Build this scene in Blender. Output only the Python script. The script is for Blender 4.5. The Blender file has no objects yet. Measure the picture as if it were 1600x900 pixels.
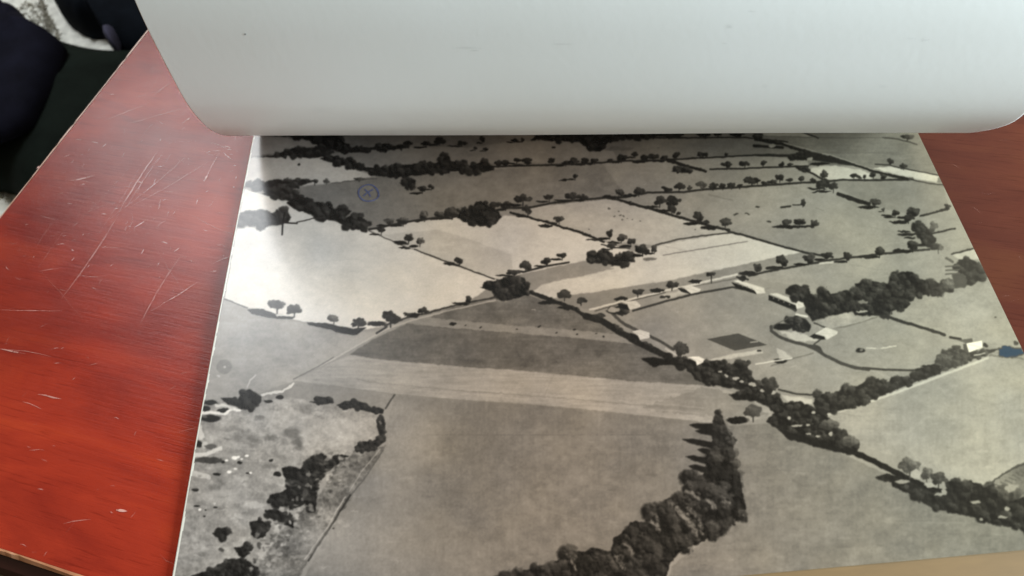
import bpy, bmesh, math, random
import numpy as np
from mathutils import Vector, Matrix
random.seed(7); rng = np.random.default_rng(11)
scene = bpy.context.scene
S = 0.3366                      # metres per unit: the camera's height above the table top
# ------------------------------------------------------------------ camera
H_ = np.array([0.98859939, -0.12261094, -0.08739456])    # world x, y, z axes as the lens sees them
V_ = np.array([-0.05216314, -0.82337467, 0.5650957])
N_ = np.array([-0.14124538, -0.55409449, -0.82038347])
F_ = 1245.0
cam_d = bpy.data.cameras.new('camera'); cam = bpy.data.objects.new('camera', cam_d)
scene.collection.objects.link(cam); scene.camera = cam
cam_d.sensor_width = 36; cam_d.lens = 36*F_/1600; cam_d.clip_start = 0.01; cam_d.clip_end = 100
cam.matrix_world = Matrix(((H_[0], -H_[1], -H_[2], 0), (V_[0], -V_[1], -V_[2], 0), (N_[0], -N_[1], -N_[2], S), (0, 0, 0, 1)))
cam_d.dof.use_dof = True; cam_d.dof.focus_distance = 0.40; cam_d.dof.aperture_fstop = 13
# ------------------------------------------------------------------ world, lamps, exposure
world = bpy.data.worlds.new('World'); scene.world = world; world.use_nodes = True
bg = world.node_tree.nodes['Background']; bg.inputs[0].default_value = (1.0, 0.87, 0.63, 1); bg.inputs[1].default_value = 0.22
scene.view_settings.view_transform = 'Standard'; scene.view_settings.look = 'None'
scene.view_settings.exposure = 0; scene.view_settings.gamma = 1
def lamp(name, az, el, dist, sx, sy, power, col, target=(0, 0.3, 0)):
    a, e = math.radians(az), math.radians(el); t = Vector(target)
    p = t + dist*Vector((math.sin(a)*math.cos(e), math.cos(a)*math.cos(e), math.sin(e)))
    l = bpy.data.lights.new(name, 'AREA'); l.shape = 'RECTANGLE'; l.size = sx; l.size_y = sy; l.energy = power; l.color = col
    o = bpy.data.objects.new(name, l); scene.collection.objects.link(o); o.location = p
    o.rotation_euler = (t-p).to_track_quat('-Z', 'Y').to_euler(); return o
lamp('window_light', -32, 41, 2.2, 0.62, 0.90, 29, (0.95, 0.98, 1.0), (-0.15, 0.25, 0))
lamp('room_window_light', 120, 21, 0.82, 0.5, 0.5, 42, (0.76, 0.925, 1.0), (0.31, 0.3, 0.09))
lamp('far_room_light', 39, 48, 2.2, 0.8, 1.2, 5, (1.0, 0.93, 0.72), (0.2, 0.25, 0))
# ------------------------------------------------------------------ helpers
COL = scene.collection
def px(x, y, z=0.0):
    """the point at height z (metres) seen at (x, y) of the 1600x900 photograph"""
    d = np.array([x-800.0, y-450.0, F_]); w = np.array([d@H_, d@V_, d@N_]); t = (z/S-1)/w[2]
    return (w[0]*t*S, w[1]*t*S, z)
def tag(o, label, cat, group=None, kind=None):
    if label: o['label'] = label
    if cat: o['category'] = cat
    if group: o['group'] = group
    if kind: o['kind'] = kind
    return o
def empty(name, loc=(0, 0, 0)):
    o = bpy.data.objects.new(name, None); COL.objects.link(o); o.location = loc; o.empty_display_size = .02; return o
def obj(name, me, mat, parent=None, smooth=True):
    o = bpy.data.objects.new(name, me); COL.objects.link(o)
    if mat: me.materials.append(mat)
    if smooth: me.polygons.foreach_set('use_smooth', np.ones(len(me.polygons), bool))
    if parent: o.parent = parent; o.matrix_parent_inverse = Matrix.Translation(-parent.location)
    return o
def mesh(verts, faces, name='m'):
    me = bpy.data.meshes.new(name); me.from_pydata([tuple(v) for v in verts], [], faces); me.update(); return me
def grid_mesh(X, Y, Z, name='grid'):
    r, c = X.shape; me = bpy.data.meshes.new(name)
    me.vertices.add(r*c); me.vertices.foreach_set('co', np.stack([X, Y, Z], -1).astype(np.float32).ravel())
    i = np.arange((r-1)*c).reshape(r-1, c)[:, :-1]; q = np.stack([i, i+1, i+c+1, i+c], -1).reshape(-1).astype(np.int32)
    n = len(q)//4; me.loops.add(n*4); me.loops.foreach_set('vertex_index', q)
    me.polygons.add(n); me.polygons.foreach_set('loop_start', np.arange(0, n*4, 4, dtype=np.int32))
    me.update(calc_edges=True); return me
class NT:
    def __init__(s, name):
        s.m = bpy.data.materials.new(name); s.m.use_nodes = True; s.t = s.m.node_tree; s.b = s.t.nodes['Principled BSDF']
        s.out = s.t.nodes['Material Output']
    def n(s, ty, **kw):
        o = s.t.nodes.new(ty)
        for k, v in kw.items():
            if k.startswith('_'): setattr(o, k[1:], v)
            else:
                key = int(k[1:]) if k[0] == 'i' and k[1:].isdigit() else k.replace('_', ' ')
                o.inputs[key].default_value = v
        return o
    def l(s, a, b): s.t.links.new(a, b)
def ramp(nt, stops, src):
    r = nt.n('ShaderNodeValToRGB'); e = r.color_ramp.elements
    while len(e) < len(stops): e.new(0.5)
    for k, (p, c) in zip(e, stops): k.position = p; k.color = (*c, 1) if len(c) == 3 else c
    nt.l(src, r.inputs[0]); return r.outputs[0]
def s2l(g): g = np.asarray(g, float)/255; return np.where(g <= .04045, g/12.92, ((g+.055)/1.055)**2.4)
# ------------------------------------------------------------------ materials
def wood_mat():
    k = NT('red_lacquered_wood'); co = k.n('ShaderNodeTexCoord')
    mp = k.n('ShaderNodeMapping'); mp.inputs['Scale'].default_value = (1.8, 7, 4); k.l(co.outputs['Object'], mp.inputs[0])
    n1 = k.n('ShaderNodeTexNoise', Scale=5.0, Detail=7.0, Roughness=0.62, Distortion=0.7); k.l(mp.outputs[0], n1.inputs['Vector'])
    mp2 = k.n('ShaderNodeMapping'); mp2.inputs['Scale'].default_value = (6, 120, 10); k.l(co.outputs['Object'], mp2.inputs[0])
    n2 = k.n('ShaderNodeTexNoise', Scale=6.0, Detail=5.0, Roughness=0.7, Distortion=0.3); k.l(mp2.outputs[0], n2.inputs['Vector'])
    n3 = k.n('ShaderNodeTexNoise', Scale=5.5, Detail=3.0, Roughness=0.5); k.l(co.outputs['Object'], n3.inputs['Vector'])
    c1 = ramp(k, [(0.28, (0.20, 0.017, 0.009)), (0.5, (0.29, 0.027, 0.012)), (0.74, (0.37, 0.042, 0.014))], n1.outputs[0])
    c2 = ramp(k, [(0.34, (0.70, 0.62, 0.6)), (0.45, (1, 1, 1)), (1, (1.08, 1.1, 1.0))], n2.outputs[0])
    mx = k.n('ShaderNodeMix', _data_type='RGBA', _blend_type='MULTIPLY'); mx.inputs[0].default_value = 0.8
    k.l(c1, mx.inputs[6]); k.l(c2, mx.inputs[7])
    c3 = ramp(k, [(0.36, (0.62, 0.58, 0.7)), (0.62, (1.15, 1.12, 1.1))], n3.outputs[0])
    m2 = k.n('ShaderNodeMix', _data_type='RGBA', _blend_type='MULTIPLY'); m2.inputs[0].default_value = 1
    k.l(mx.outputs[2], m2.inputs[6]); k.l(c3, m2.inputs[7]); # shade towards the far right of the table, painted in as darker brown
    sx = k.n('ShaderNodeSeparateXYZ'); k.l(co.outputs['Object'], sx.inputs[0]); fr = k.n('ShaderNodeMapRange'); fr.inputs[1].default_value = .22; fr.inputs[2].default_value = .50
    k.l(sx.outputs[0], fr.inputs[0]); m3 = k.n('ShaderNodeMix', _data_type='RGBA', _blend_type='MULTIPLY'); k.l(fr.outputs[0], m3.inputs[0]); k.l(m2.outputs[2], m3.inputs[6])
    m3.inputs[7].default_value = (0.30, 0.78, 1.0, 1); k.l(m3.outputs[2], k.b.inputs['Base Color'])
    # worn lacquer: roughness varies with rubbing
    n4 = k.n('ShaderNodeTexNoise', Scale=38.0, Detail=8.0, Roughness=0.7); k.l(co.outputs['Object'], n4.inputs['Vector'])
    rr = k.n('ShaderNodeMapRange'); rr.inputs[1].default_value = .3; rr.inputs[2].default_value = .7
    rr.inputs[3].default_value = .20; rr.inputs[4].default_value = .27; k.l(n4.outputs[0], rr.inputs[0]); k.l(rr.outputs[0], k.b.inputs['Roughness'])
    k.b.inputs['Specular IOR Level'].default_value = 0.115
    bp = k.n('ShaderNodeBump', Strength=0.10, Distance=0.0012)
    ad = k.n('ShaderNodeMath', _operation='ADD'); k.l(n4.outputs[0], ad.inputs[0]); k.l(n2.outputs[0], ad.inputs[1])
    k.l(ad.outputs[0], bp.inputs['Height']); k.l(bp.outputs[0], k.b.inputs['Normal']); return k.m
def simple(name, col, rough=0.6, scale=40, var=0.25, spec=0.5, bump=0.0, stretch=(1, 1, 1)):
    k = NT(name); co = k.n('ShaderNodeTexCoord'); mp = k.n('ShaderNodeMapping'); mp.inputs['Scale'].default_value = stretch
    k.l(co.outputs['Object'], mp.inputs[0]); n = k.n('ShaderNodeTexNoise', Scale=scale, Detail=6.0, Roughness=0.6); k.l(mp.outputs[0], n.inputs['Vector'])
    a = [c*(1-var) for c in col]; b = [min(1, c*(1+var)) for c in col]
    k.l(ramp(k, [(0.3, a), (0.7, b)], n.outputs[0]), k.b.inputs['Base Color']); k.b.inputs['Roughness'].default_value = rough
    k.b.inputs['Specular IOR Level'].default_value = spec
    if bump:
        bp = k.n('ShaderNodeBump', Strength=bump, Distance=0.004); k.l(n.outputs[0], bp.inputs['Height']); k.l(bp.outputs[0], k.b.inputs['Normal'])
    return k.m
def print_mat():
    k = NT('printed_picture'); at = k.n('ShaderNodeAttribute'); at.attribute_name = 'picture'
    co = k.n('ShaderNodeTexCoord'); g = k.n('ShaderNodeTexNoise', Scale=900.0, Detail=3.0, Roughness=0.7); k.l(co.outputs['Object'], g.inputs['Vector'])
    r = ramp(k, [(0.3, (0.95, 0.95, 0.95)), (0.7, (1.04, 1.04, 1.04))], g.outputs[0])
    m = k.n('ShaderNodeMix', _data_type='RGBA', _blend_type='MULTIPLY'); m.inputs[0].default_value = 1
    k.l(at.outputs['Color'], m.inputs[6]); k.l(r, m.inputs[7]); k.l(m.outputs[2], k.b.inputs['Base Color'])
    n = k.n('ShaderNodeTexNoise', Scale=14.0, Detail=2.0); k.l(co.outputs['Object'], n.inputs['Vector'])
    rr = k.n('ShaderNodeMapRange'); rr.inputs[3].default_value = .19; rr.inputs[4].default_value = .27; k.l(n.outputs[0], rr.inputs[0]); k.l(rr.outputs[0], k.b.inputs['Roughness'])
    k.b.inputs['Specular IOR Level'].default_value = 0.27; return k.m
def paper_mat():
    k = NT('white_photo_paper_back'); co = k.n('ShaderNodeTexCoord')
    n = k.n('ShaderNodeTexNoise', Scale=9.0, Detail=3.0); k.l(co.outputs['Object'], n.inputs['Vector'])
    k.l(ramp(k, [(0.3, (0.80, 0.795, 0.765)), (0.7, (0.84, 0.84, 0.82))], n.outputs[0]), k.b.inputs['Base Color'])
    k.b.inputs['Roughness'].default_value = 0.42
    n2 = k.n('ShaderNodeTexNoise', Scale=300.0, Detail=3.0); k.l(co.outputs['Object'], n2.inputs['Vector'])
    bp = k.n('ShaderNodeBump', Strength=0.06, Distance=0.0006); k.l(n2.outputs[0], bp.inputs['Height']); k.l(bp.outputs[0], k.b.inputs['Normal']); return k.m
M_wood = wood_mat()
M_dark = simple('dark_stained_wood', (0.035, 0.009, 0.006), 0.5, 30, 0.3, 0.3, stretch=(1, 1, 12))
M_print = print_mat(); M_paper = paper_mat()
M_edge = simple('cut_paper_edge', (0.62, 0.58, 0.50), 0.7, 200, 0.10)
M_card = simple('tan_card', (0.17, 0.098, 0.036), 0.6, 25, 0.12, stretch=(1, 6, 1))
M_floor = simple('brown_carpet', (0.10, 0.075, 0.04), 0.95, 180, 0.55, 0.1, 0.5)
M_rug = simple('cream_fleece', (0.74, 0.75, 0.70), 0.95, 60, 0.22, 0.1, 0.8)
M_rugdk = simple('grey_fleece', (0.25, 0.24, 0.20), 0.95, 90, 0.4, 0.1, 0.8)
M_navy = simple('navy_cloth', (0.006, 0.0065, 0.014), 0.85, 25, 0.35, 0.06, 0.3)
M_green = simple('dark_green_cloth', (0.006, 0.0095, 0.0078), 0.85, 18, 0.35, 0.06, 0.3)
M_black = simple('black_fabric', (0.0035, 0.005, 0.008), 0.9, 25, 0.4, 0.05, 0.3)
M_toe = simple('blue_grey_rubber', (0.035, 0.035, 0.07), 0.8, 60, 0.2, 0.4)
M_ink = simple('blue_ink', (0.085, 0.088, 0.16), 0.35, 300, 0.3)
M_speck = simple('grey_speck', (0.14, 0.14, 0.13), 0.8, 300, 0.3)
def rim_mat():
    k = NT('worn_edge_painted_glint'); co = k.n('ShaderNodeTexCoord'); sp = k.n('ShaderNodeSeparateXYZ'); k.l(co.outputs['Object'], sp.inputs[0])
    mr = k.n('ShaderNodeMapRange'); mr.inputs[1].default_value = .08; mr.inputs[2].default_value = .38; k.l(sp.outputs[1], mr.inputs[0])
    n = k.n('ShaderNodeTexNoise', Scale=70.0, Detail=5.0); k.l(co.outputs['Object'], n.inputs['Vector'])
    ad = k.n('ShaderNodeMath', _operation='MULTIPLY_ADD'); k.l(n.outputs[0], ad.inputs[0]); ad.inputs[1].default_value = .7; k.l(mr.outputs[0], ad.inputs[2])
    k.l(ramp(k, [(0.2, (0.30, 0.09, 0.04)), (0.45, (0.55, 0.25, 0.13)), (1.0, (0.85, 0.62, 0.56)), ], ad.outputs[0]), k.b.inputs['Base Color'])  # worn orange wood; the window highlight on the far edge is painted in as paler colour
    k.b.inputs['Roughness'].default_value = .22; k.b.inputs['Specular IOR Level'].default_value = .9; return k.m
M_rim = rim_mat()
def scratch_mat():
    k = NT('scratched_lacquer'); k.b.inputs['Base Color'].default_value = (0.70, 0.36, 0.30, 1); k.b.inputs['Roughness'].default_value = 0.32
    at = k.n('ShaderNodeAttribute'); at.attribute_name = 'fade'; co = k.n('ShaderNodeTexCoord')
    n = k.n('ShaderNodeTexNoise', Scale=260.0, Detail=3.0, Roughness=.7); k.l(co.outputs['Object'], n.inputs['Vector'])
    mr = k.n('ShaderNodeMapRange'); mr.inputs[1].default_value = .30; mr.inputs[2].default_value = .52; k.l(n.outputs[0], mr.inputs[0])
    mu = k.n('ShaderNodeMath', _operation='MULTIPLY'); k.l(at.outputs['Fac'], mu.inputs[0]); k.l(mr.outputs[0], mu.inputs[1])
    k.l(mu.outputs[0], k.b.inputs['Alpha']); return k.m
M_scratch = scratch_mat()
# ------------------------------------------------------------------ floor, rug
FZ = -0.45
floor = obj('floor', mesh([(-4, -3, FZ), (4, -3, FZ), (4, 5, FZ), (-4, 5, FZ)], [(0, 1, 2, 3)]), M_floor); tag(floor, 'brown carpeted floor below the table', None, kind='structure')
def fleece(name, poly, z0, thick, mat, parent=None, cell=.006, amp=.004, seed=0):
    """a shaggy slab over a polygon: closed lumpy top with skirt"""
    P = np.array(poly); x0, y0 = P.min(0); x1, y1 = P.max(0); nx, ny = int((x1-x0)/cell)+1, int((y1-y0)/cell)+1
    X, Y = np.meshgrid(np.linspace(x0, x1, nx), np.linspace(y0, y1, ny)); ins = np.zeros(X.shape, bool)
    for (ax, ay), (bx, by) in zip(P, np.roll(P, -1, 0)):
        c = (ay > Y) != (by > Y); ins ^= c & (X < (bx-ax)*(Y-ay)/(by-ay+1e-12)+ax)
    r = np.random.default_rng(seed); X = X+r.normal(0, cell*.25, X.shape); Y = Y+r.normal(0, cell*.25, X.shape); Z = z0+thick+r.normal(0, amp, X.shape)
    bm = bmesh.new(); vs = {}
    def V(i, j):
        if (i, j) not in vs: vs[i, j] = bm.verts.new((X[i, j], Y[i, j], Z[i, j]))
        return vs[i, j]
    for i in range(ny-1):
        for j in range(nx-1):
            if ins[i, j] and ins[i+1, j] and ins[i, j+1] and ins[i+1, j+1]: bm.faces.new((V(i, j), V(i, j+1), V(i+1, j+1), V(i+1, j)))
    be = [e for e in bm.edges if e.is_boundary]; g = bmesh.ops.extrude_edge_only(bm, edges=be)
    for v_ in g['geom']:
        if isinstance(v_, bmesh.types.BMVert): v_.co.z = z0
    me = bpy.data.meshes.new(name); bm.to_mesh(me); bm.free(); return obj(name, me, mat, parent)
def pz(pts, z): return [px(x, y, z)[:2] for x, y in pts]
rugE = empty('fleece_rug', (*px(60, 150, FZ)[:2], FZ)); tag(rugE, 'pale cream shaggy fleece rug with grey markings on the floor left of the table', 'rug')
fleece('pile', pz([(-150, -120), (330, -120), (330, 180), (100, 420), (-150, 420)], FZ+.02), FZ+.001, .018, M_rug, rugE, .007, .0035, 1)
def tufts(poly, z, n, seed, name='grey_marking'):
    r = random.Random(seed); bm = bmesh.new(); xs = [p[0] for p in poly]; ys = [p[1] for p in poly]
    def inside(x, y):
        c = False
        for (ax, ay), (bx, by) in zip(poly, poly[1:]+poly[:1]):
            if (ay > y) != (by > y) and x < (bx-ax)*(y-ay)/(by-ay)+ax: c = not c
        return c
    k = 0
    while k < n:
        x, y = r.uniform(min(xs), max(xs)), r.uniform(min(ys), max(ys))
        if not inside(x, y): continue
        k += 1; p = Vector(px(x, y, z)); a = r.uniform(0, 6.28); L = r.uniform(.006, .014); w = r.uniform(.0012, .0025)
        d = Vector((math.cos(a), math.sin(a), .35))*L; s = Vector((-math.sin(a), math.cos(a), 0))*w
        bm.faces.new([bm.verts.new(q) for q in (p-s, p+s, p+d*.6+s*.7+Vector((0, 0, .002)), p+d)])
    me = bpy.data.meshes.new(name); bm.to_mesh(me); bm.free(); return obj(name, me, M_rugdk, rugE, False)
tufts([(56, 0), (66, 0), (78, 25), (86, 42), (96, 60), (88, 60), (76, 45), (68, 24)], FZ+.022, 80, 3)
tufts([(30, 8), (60, 6), (70, 25), (80, 48), (60, 42), (44, 26)], FZ+.022, 50, 4)
tufts([(0, 282), (24, 302), (22, 316), (0, 300)], FZ+.022, 110, 5)
# ------------------------------------------------------------------ dark soft things on the floor side
def pillow(name, poly_px, z0, h, mat, parent=None, rings=9, wr=.10, seed=1, sub=5):
    P = np.array(pz(poly_px, z0+h*.35)); 
    for _ in range(2):                                   # round the outline (Chaikin)
        Q = np.roll(P, -1, 0); P = np.stack([.75*P+.25*Q, .25*P+.75*Q], 1).reshape(-1, 2)
    c = P.mean(0); r = np.random.default_rng(seed); verts = []; faces = []; n = len(P)
    prof = [(1.0, 0.0)]+[(math.cos(t), math.sin(t)**.8) for t in np.linspace(0.12, 1.45, rings)]
    ph = r.uniform(0, 6.28, 6)
    for s, z in prof:
        for x, y in P:
            q = c+(np.array([x, y])-c)*(1-(1-s)*.95); a = math.atan2(q[1]-c[1], q[0]-c[0])
            w = wr*h*sum(math.sin((k+2)*a+ph[k]+q[0]*(22+9*k))*.5**k for k in range(4))*z
            verts.append((q[0], q[1], z0+h*z+w))
    verts.append((c[0], c[1], z0+h)); top = len(verts)-1; R_ = len(prof)
    for i in range(R_-1):
        for j in range(n): faces.append((i*n+j, i*n+(j+1) % n, (i+1)*n+(j+1) % n, (i+1)*n+j))
    for j in range(n): faces.append(((R_-1)*n+j, (R_-1)*n+(j+1) % n, top))
    faces.append(tuple(reversed(range(n)))); return obj(name, mesh(verts, faces), mat, parent)
g = pillow('cushion', [(88, 58), (105, 66), (130, 73), (160, 79), (182, 82), (210, 84), (262, 84), (262, 200), (130, 330), (60, 335), (27, 306), (14, 291), (0, 284), (-60, 275), (-60, 120), (40, 60)], FZ+.021, .085, M_green, wr=.05, seed=4)
tag(g, 'large dark green cushion lying on the fleece rug beside the table edge', 'cushion')
g = pillow('navy_cloth', [(-90, -60), (-20, -30), (0, -1), (10, 7), (20, 8), (29, 13), (35, 24), (46, 33), (58, 41), (74, 49), (88, 57), (96, 64), (90, 92), (78, 120), (60, 160), (30, 200), (-90, 230)], FZ+.10, .05, M_navy, wr=.06, seed=9)
tag(g, 'bunched dark navy cloth at the far left with pale rug showing behind it', 'cloth')
shoe = empty('shoe', (*px(190, 10, FZ+.02)[:2], FZ+.02)); tag(shoe, 'black shoe with blue grey toe standing on the pale rug near the table corner', 'shoe')
pillow('upper', [(76, -60), (80, -6), (86, 8), (96, 23), (110, 33), (129, 43), (150, 43.5), (165, 44), (171, 62), (178, 76), (190, 84), (222, 84), (290, 70), (290, -60)], FZ+.021, .07, M_black, shoe, wr=.03, seed=2)
pillow('toe_cap', [(166, 44), (165, 56), (168, 66), (175, 74), (184, 76), (186, 46)], FZ+.055, .03, M_toe, shoe, wr=.02, seed=3)
# ------------------------------------------------------------------ table
def ln(a, b): return np.array(px(*a)[:2]), np.array(px(*b)[:2])
A, B = ln((0, 338), (227, 45)); D, E = ln((0, 866), (96, 900))
ang = math.atan2(*(B-A)[::-1]); fang = math.atan2(*(E-D)[::-1]); rot = (ang-math.pi/2+fang)/2
xd = np.array([math.cos(rot), math.sin(rot)]); yd = np.array([-math.sin(rot), math.cos(rot)])
ax = ((A+B)/2)@xd; dy = ((D+E)/2)@yd; corner = ax*xd+dy*yd
TW, TD, TH = 1.15, 0.62, 0.026
table = empty('coffee_table', (*corner, FZ)); table.rotation_euler = (0, 0, rot); tag(table, 'scratched red brown lacquered wooden coffee table with worn edges, under the aerial photograph', 'table')
def local(name, me, mat, parent, smooth=False, loc=(0, 0, 0)):
    o = bpy.data.objects.new(name, me); COL.objects.link(o); me.materials.append(mat); o.parent = parent; o.location = loc
    if smooth: me.polygons.foreach_set('use_smooth', np.ones(len(me.polygons), bool))
    return o
def box(x0, y0, z0, x1, y1, z1, bev=0, seg=2):
    bm = bmesh.new(); bmesh.ops.create_cube(bm, size=1)
    for v in bm.verts: v.co = Vector((x0+(v.co.x+.5)*(x1-x0), y0+(v.co.y+.5)*(y1-y0), z0+(v.co.z+.5)*(z1-z0)))
    if bev: bmesh.ops.bevel(bm, geom=list(bm.edges), offset=bev, segments=seg, affect='EDGES', profile=.5)
    me = bpy.data.meshes.new('box'); bm.to_mesh(me); bm.free(); return me
T0 = -FZ                                                # table-top height above the floor
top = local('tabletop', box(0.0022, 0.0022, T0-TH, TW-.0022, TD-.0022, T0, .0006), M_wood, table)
def rim():                                              # a worn lipping round the top: chamfer with nicks, then dark side
    bm = bmesh.new(); n = 260; r = random.Random(5); cs = [(0, 0), (TW, 0), (TW, TD), (0, TD)]; L = []
    for k in range(4):
        a, b = Vector(cs[k]), Vector(cs[(k+1) % 4]); m = int(n*(b-a).length)
        for i in range(m): L.append((a.lerp(b, i/m), (Vector((TW/2, TD/2))-a.lerp(b, i/m))))
    cx, cy = TW/2, TD/2; rows = []
    for p, _ in L:
        nick = r.random()**14*.0011
        def ins(q, d): return Vector((min(max(q.x, d), TW-d), min(max(q.y, d), TD-d)))
        w = .0019+.0004*math.sin(p.x*90)+.0003*math.sin(p.y*70)+nick*.6
        rows.append([(*ins(p, .0026), T0+.0002), (*ins(p, w*.8), T0+.0001-nick*.2), (*ins(p, .0004), T0-.0017-nick)])
    vs = [[bm.verts.new(q) for q in row] for row in rows]; N = len(vs)
    for i in range(N):
        for j in range(2): bm.faces.new((vs[i][j], vs[i][j+1], vs[(i+1) % N][j+1], vs[(i+1) % N][j]))
    bmesh.ops.recalc_face_normals(bm, faces=bm.faces); me = bpy.data.meshes.new('rim'); bm.to_mesh(me); bm.free(); return me
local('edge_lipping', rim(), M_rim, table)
def sideband():                                         # dark moulding standing out below the lipping
    prof = [(.0003, T0-.0019), (.0003, T0-.0045), (-.0045, T0-.0075), (-.0072, T0-.012), (-.0072, T0-.020), (-.003, T0-.027), (.004, T0-.034), (.02, T0-.034)]
    bm = bmesh.new(); rings = [[bm.verts.new((x, y, z)) for x, y in ((d, d), (TW-d, d), (TW-d, TD-d), (d, TD-d))] for d, z in prof]
    for a, b in zip(rings[:-1], rings[1:]):
        for k in range(4): l = (k+1) % 4; bm.faces.new((a[k], a[l], b[l], b[k]))
    me = bpy.data.meshes.new('side'); bm.to_mesh(me); bm.free(); return me
local('side_band', sideband(), M_dark, table)
for (x, y) in ((.03, .03), (TW-.08, .03), (.03, TD-.08), (TW-.08, TD-.08)):
    local('leg', box(x, y, .001, x+.05, y+.05, T0-TH-.001, .004), M_dark, table)
# scratches and dents in the lacquer: thin slivers of crazed lacquer, lying on the top
def scratches():
    r = random.Random(21); V = []; Fc = []; fade = []
    def strip(p, q, w, f, bend=0.0, z=.00035):
        a, b = np.array(px(*p)[:2]), np.array(px(*q)[:2]); d = b-a; L = np.linalg.norm(d)+1e-9; nrm = np.array([-d[1], d[0]])/L; m = max(3, int(L/.004)); base = len(V)
        for i in range(m+1):
            t = i/m; c = a+d*t+nrm*(bend*math.sin(math.pi*t)*L+r.gauss(0, .00012)); ww = w*(math.sin(math.pi*min(max(t, .04), .96))**.5)*r.uniform(.6, 1.2)*.5
            ff = f*(.35+.65*math.sin(math.pi*min(max(t, .05), .95))**.6)
            V.extend([(*(c-nrm*ww), z), (*(c+nrm*ww), z)]); fade.extend([ff, ff])
            if i: k = base+2*i; Fc.append((k-2, k-1, k+1, k))
    big = [((248, 236), (186, 332), .0012, .38), ((256, 238), (200, 322), .0006, .35), ((186, 335), (96, 468), .0011, .30), ((290, 246), (180, 336), .0005, .42), ((330, 250), (206, 322), .0005, .38), ((345, 236), (318, 290), .0006, .4),
           ((283, 400), (218, 510), .0009, .30), ((308, 442), (236, 486), .0006, .5), ((0, 485), (98, 486), .0004, .5), ((0, 545), (40, 553), .0008, .6), ((10, 546), (80, 558), .0004, .4), ((104, 284), (148, 275), .0008, .55),
           ((210, 356), (231, 343), .0007, .8), ((130, 335), (170, 318), .0004, .3), ((248, 330), (252, 310), .0005, .4), ((350, 238), (362, 250), .0009, .45), ((318, 284), (325, 274), .0013, .8), ((298, 335), (380, 372), .0004, .25),
           ((330, 414), (366, 398), .0006, .45), ((120, 430), (160, 433), .0005, .35), ((64, 424), (92, 420), .0006, .4), ((60, 616), (96, 624), .0008, .55), ((36, 628), (66, 640), .0005, .45), ((100, 818), (142, 812), .0005, .4),
           ((160, 190), (236, 160), .0006, .4), ((196, 196), (290, 168), .0006, .35), ((270, 128), (240, 150), .0007, .4), ((284, 194), (300, 182), .0012, .5), ((46, 704), (70, 703), .0005, .3), ((280, 676), (312, 668), .0004, .35),
           ((240, 380), (300, 470), .0003, .15), ((60, 420), (130, 500), .0003, .2), ((110, 350), (60, 420), .0004, .22), ((205, 260), (120, 350), .0003, .25), ((225, 250), (150, 372), .0004, .25)]
    for p, q, w, f in big: strip(p, q, w*1.0, min(1, f*1.0), r.uniform(-.03, .03))
    strip((182, 797), (199, 800), .0012, .9); strip((62, 260), (58, 264), .0016, .9)
    def ok(x, y):                                        # on the table, left of the print
        return x > 227-(y-45)*.775+6 and x < 395-(y-214)*.18 and y < 866+x*.35-6
    k = 0
    while k < 300:
        y = r.uniform(50, 890) if r.random() < .35 else r.uniform(60, 430); x = r.uniform(0, 400)
        if not ok(x, y): continue
        if y > 420 and r.random() < .35: continue
        k += 1; L = r.uniform(3, 14) if r.random() < .85 else r.uniform(20, 55); a = r.choice([r.gauss(.15, .25), r.gauss(-.35, .25), r.gauss(-1.0, .2)])
        strip((x, y), (x+L*math.cos(a), y+L*math.sin(a)), r.uniform(.00025, .0006), r.uniform(.15, .7)**1.3*(1 if L < 15 else .4), r.uniform(-.12, .12), .0003+.00012*r.random())
    for _ in range(40):
        x, y = r.uniform(1440, 1600), r.uniform(215, 560)
        if x < 1440+(y-204)*.48: continue
        a = r.gauss(.2, .4); L = r.uniform(5, 20); strip((x, y), (x+L*math.cos(a), y+L*math.sin(a)), .0003, r.uniform(.05, .15))
    me = mesh(V, Fc); at = me.attributes.new('fade', 'FLOAT', 'POINT'); at.data.foreach_set('value', np.array(fade, np.float32)); return me
sc = obj('scratches', scratches(), M_scratch, None, False)
sc.parent = table; sc.matrix_parent_inverse = (Matrix.Translation((*corner, FZ)) @ Matrix.Rotation(rot, 4, 'Z')).inverted(); sc['kind'] = 'stuff'
# ------------------------------------------------------------------ the picture printed on the photograph
# the tracing covers x 180..1860, y 150..1010 of the photograph at two samples per pixel; it is then laid on the print's own plane
X0, Y0, Q, CW, CH = 180, 150, 2, 1680, 860
cv = np.full((CH*Q, CW*Q), 150.0); blue = np.zeros_like(cv)
def up(a, shape):
    h, w = a.shape; yy = np.linspace(0, h-1.001, shape[0]); xx = np.linspace(0, w-1.001, shape[1]); i, j = yy.astype(int), xx.astype(int)
    fy, fx = (yy-i)[:, None], (xx-j)[None]; fy, fx = fy*fy*(3-2*fy), fx*fx*(3-2*fx)
    return (a[i][:, j]*(1-fx)+a[i][:, j+1]*fx)*(1-fy)+(a[i+1][:, j]*(1-fx)+a[i+1][:, j+1]*fx)*fy
def noise(cy, cx=None, octs=3):
    cx = cx or cy; o = np.zeros(cv.shape); s = 0
    for k in range(octs):
        a = .55**k; o += a*up(rng.uniform(-1, 1, (int(CH/cy*2**k)+3, int(CW/cx*2**k)+3)), cv.shape); s += a
    return o/s
JX, JY = noise(7, 7, 4), noise(7, 7, 4)                 # ragged outlines
K1 = noise(11, 11, 4); K2 = noise(4.5, 4.5, 3)
def emboss(k, d): return k-np.roll(np.roll(k, -d, 1), d, 0)          # leafy relief lit from the upper right
EM = np.clip(emboss(K1, 5)*1.5+emboss(K2, 2)*.9, -1.2, 1.2)
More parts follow.
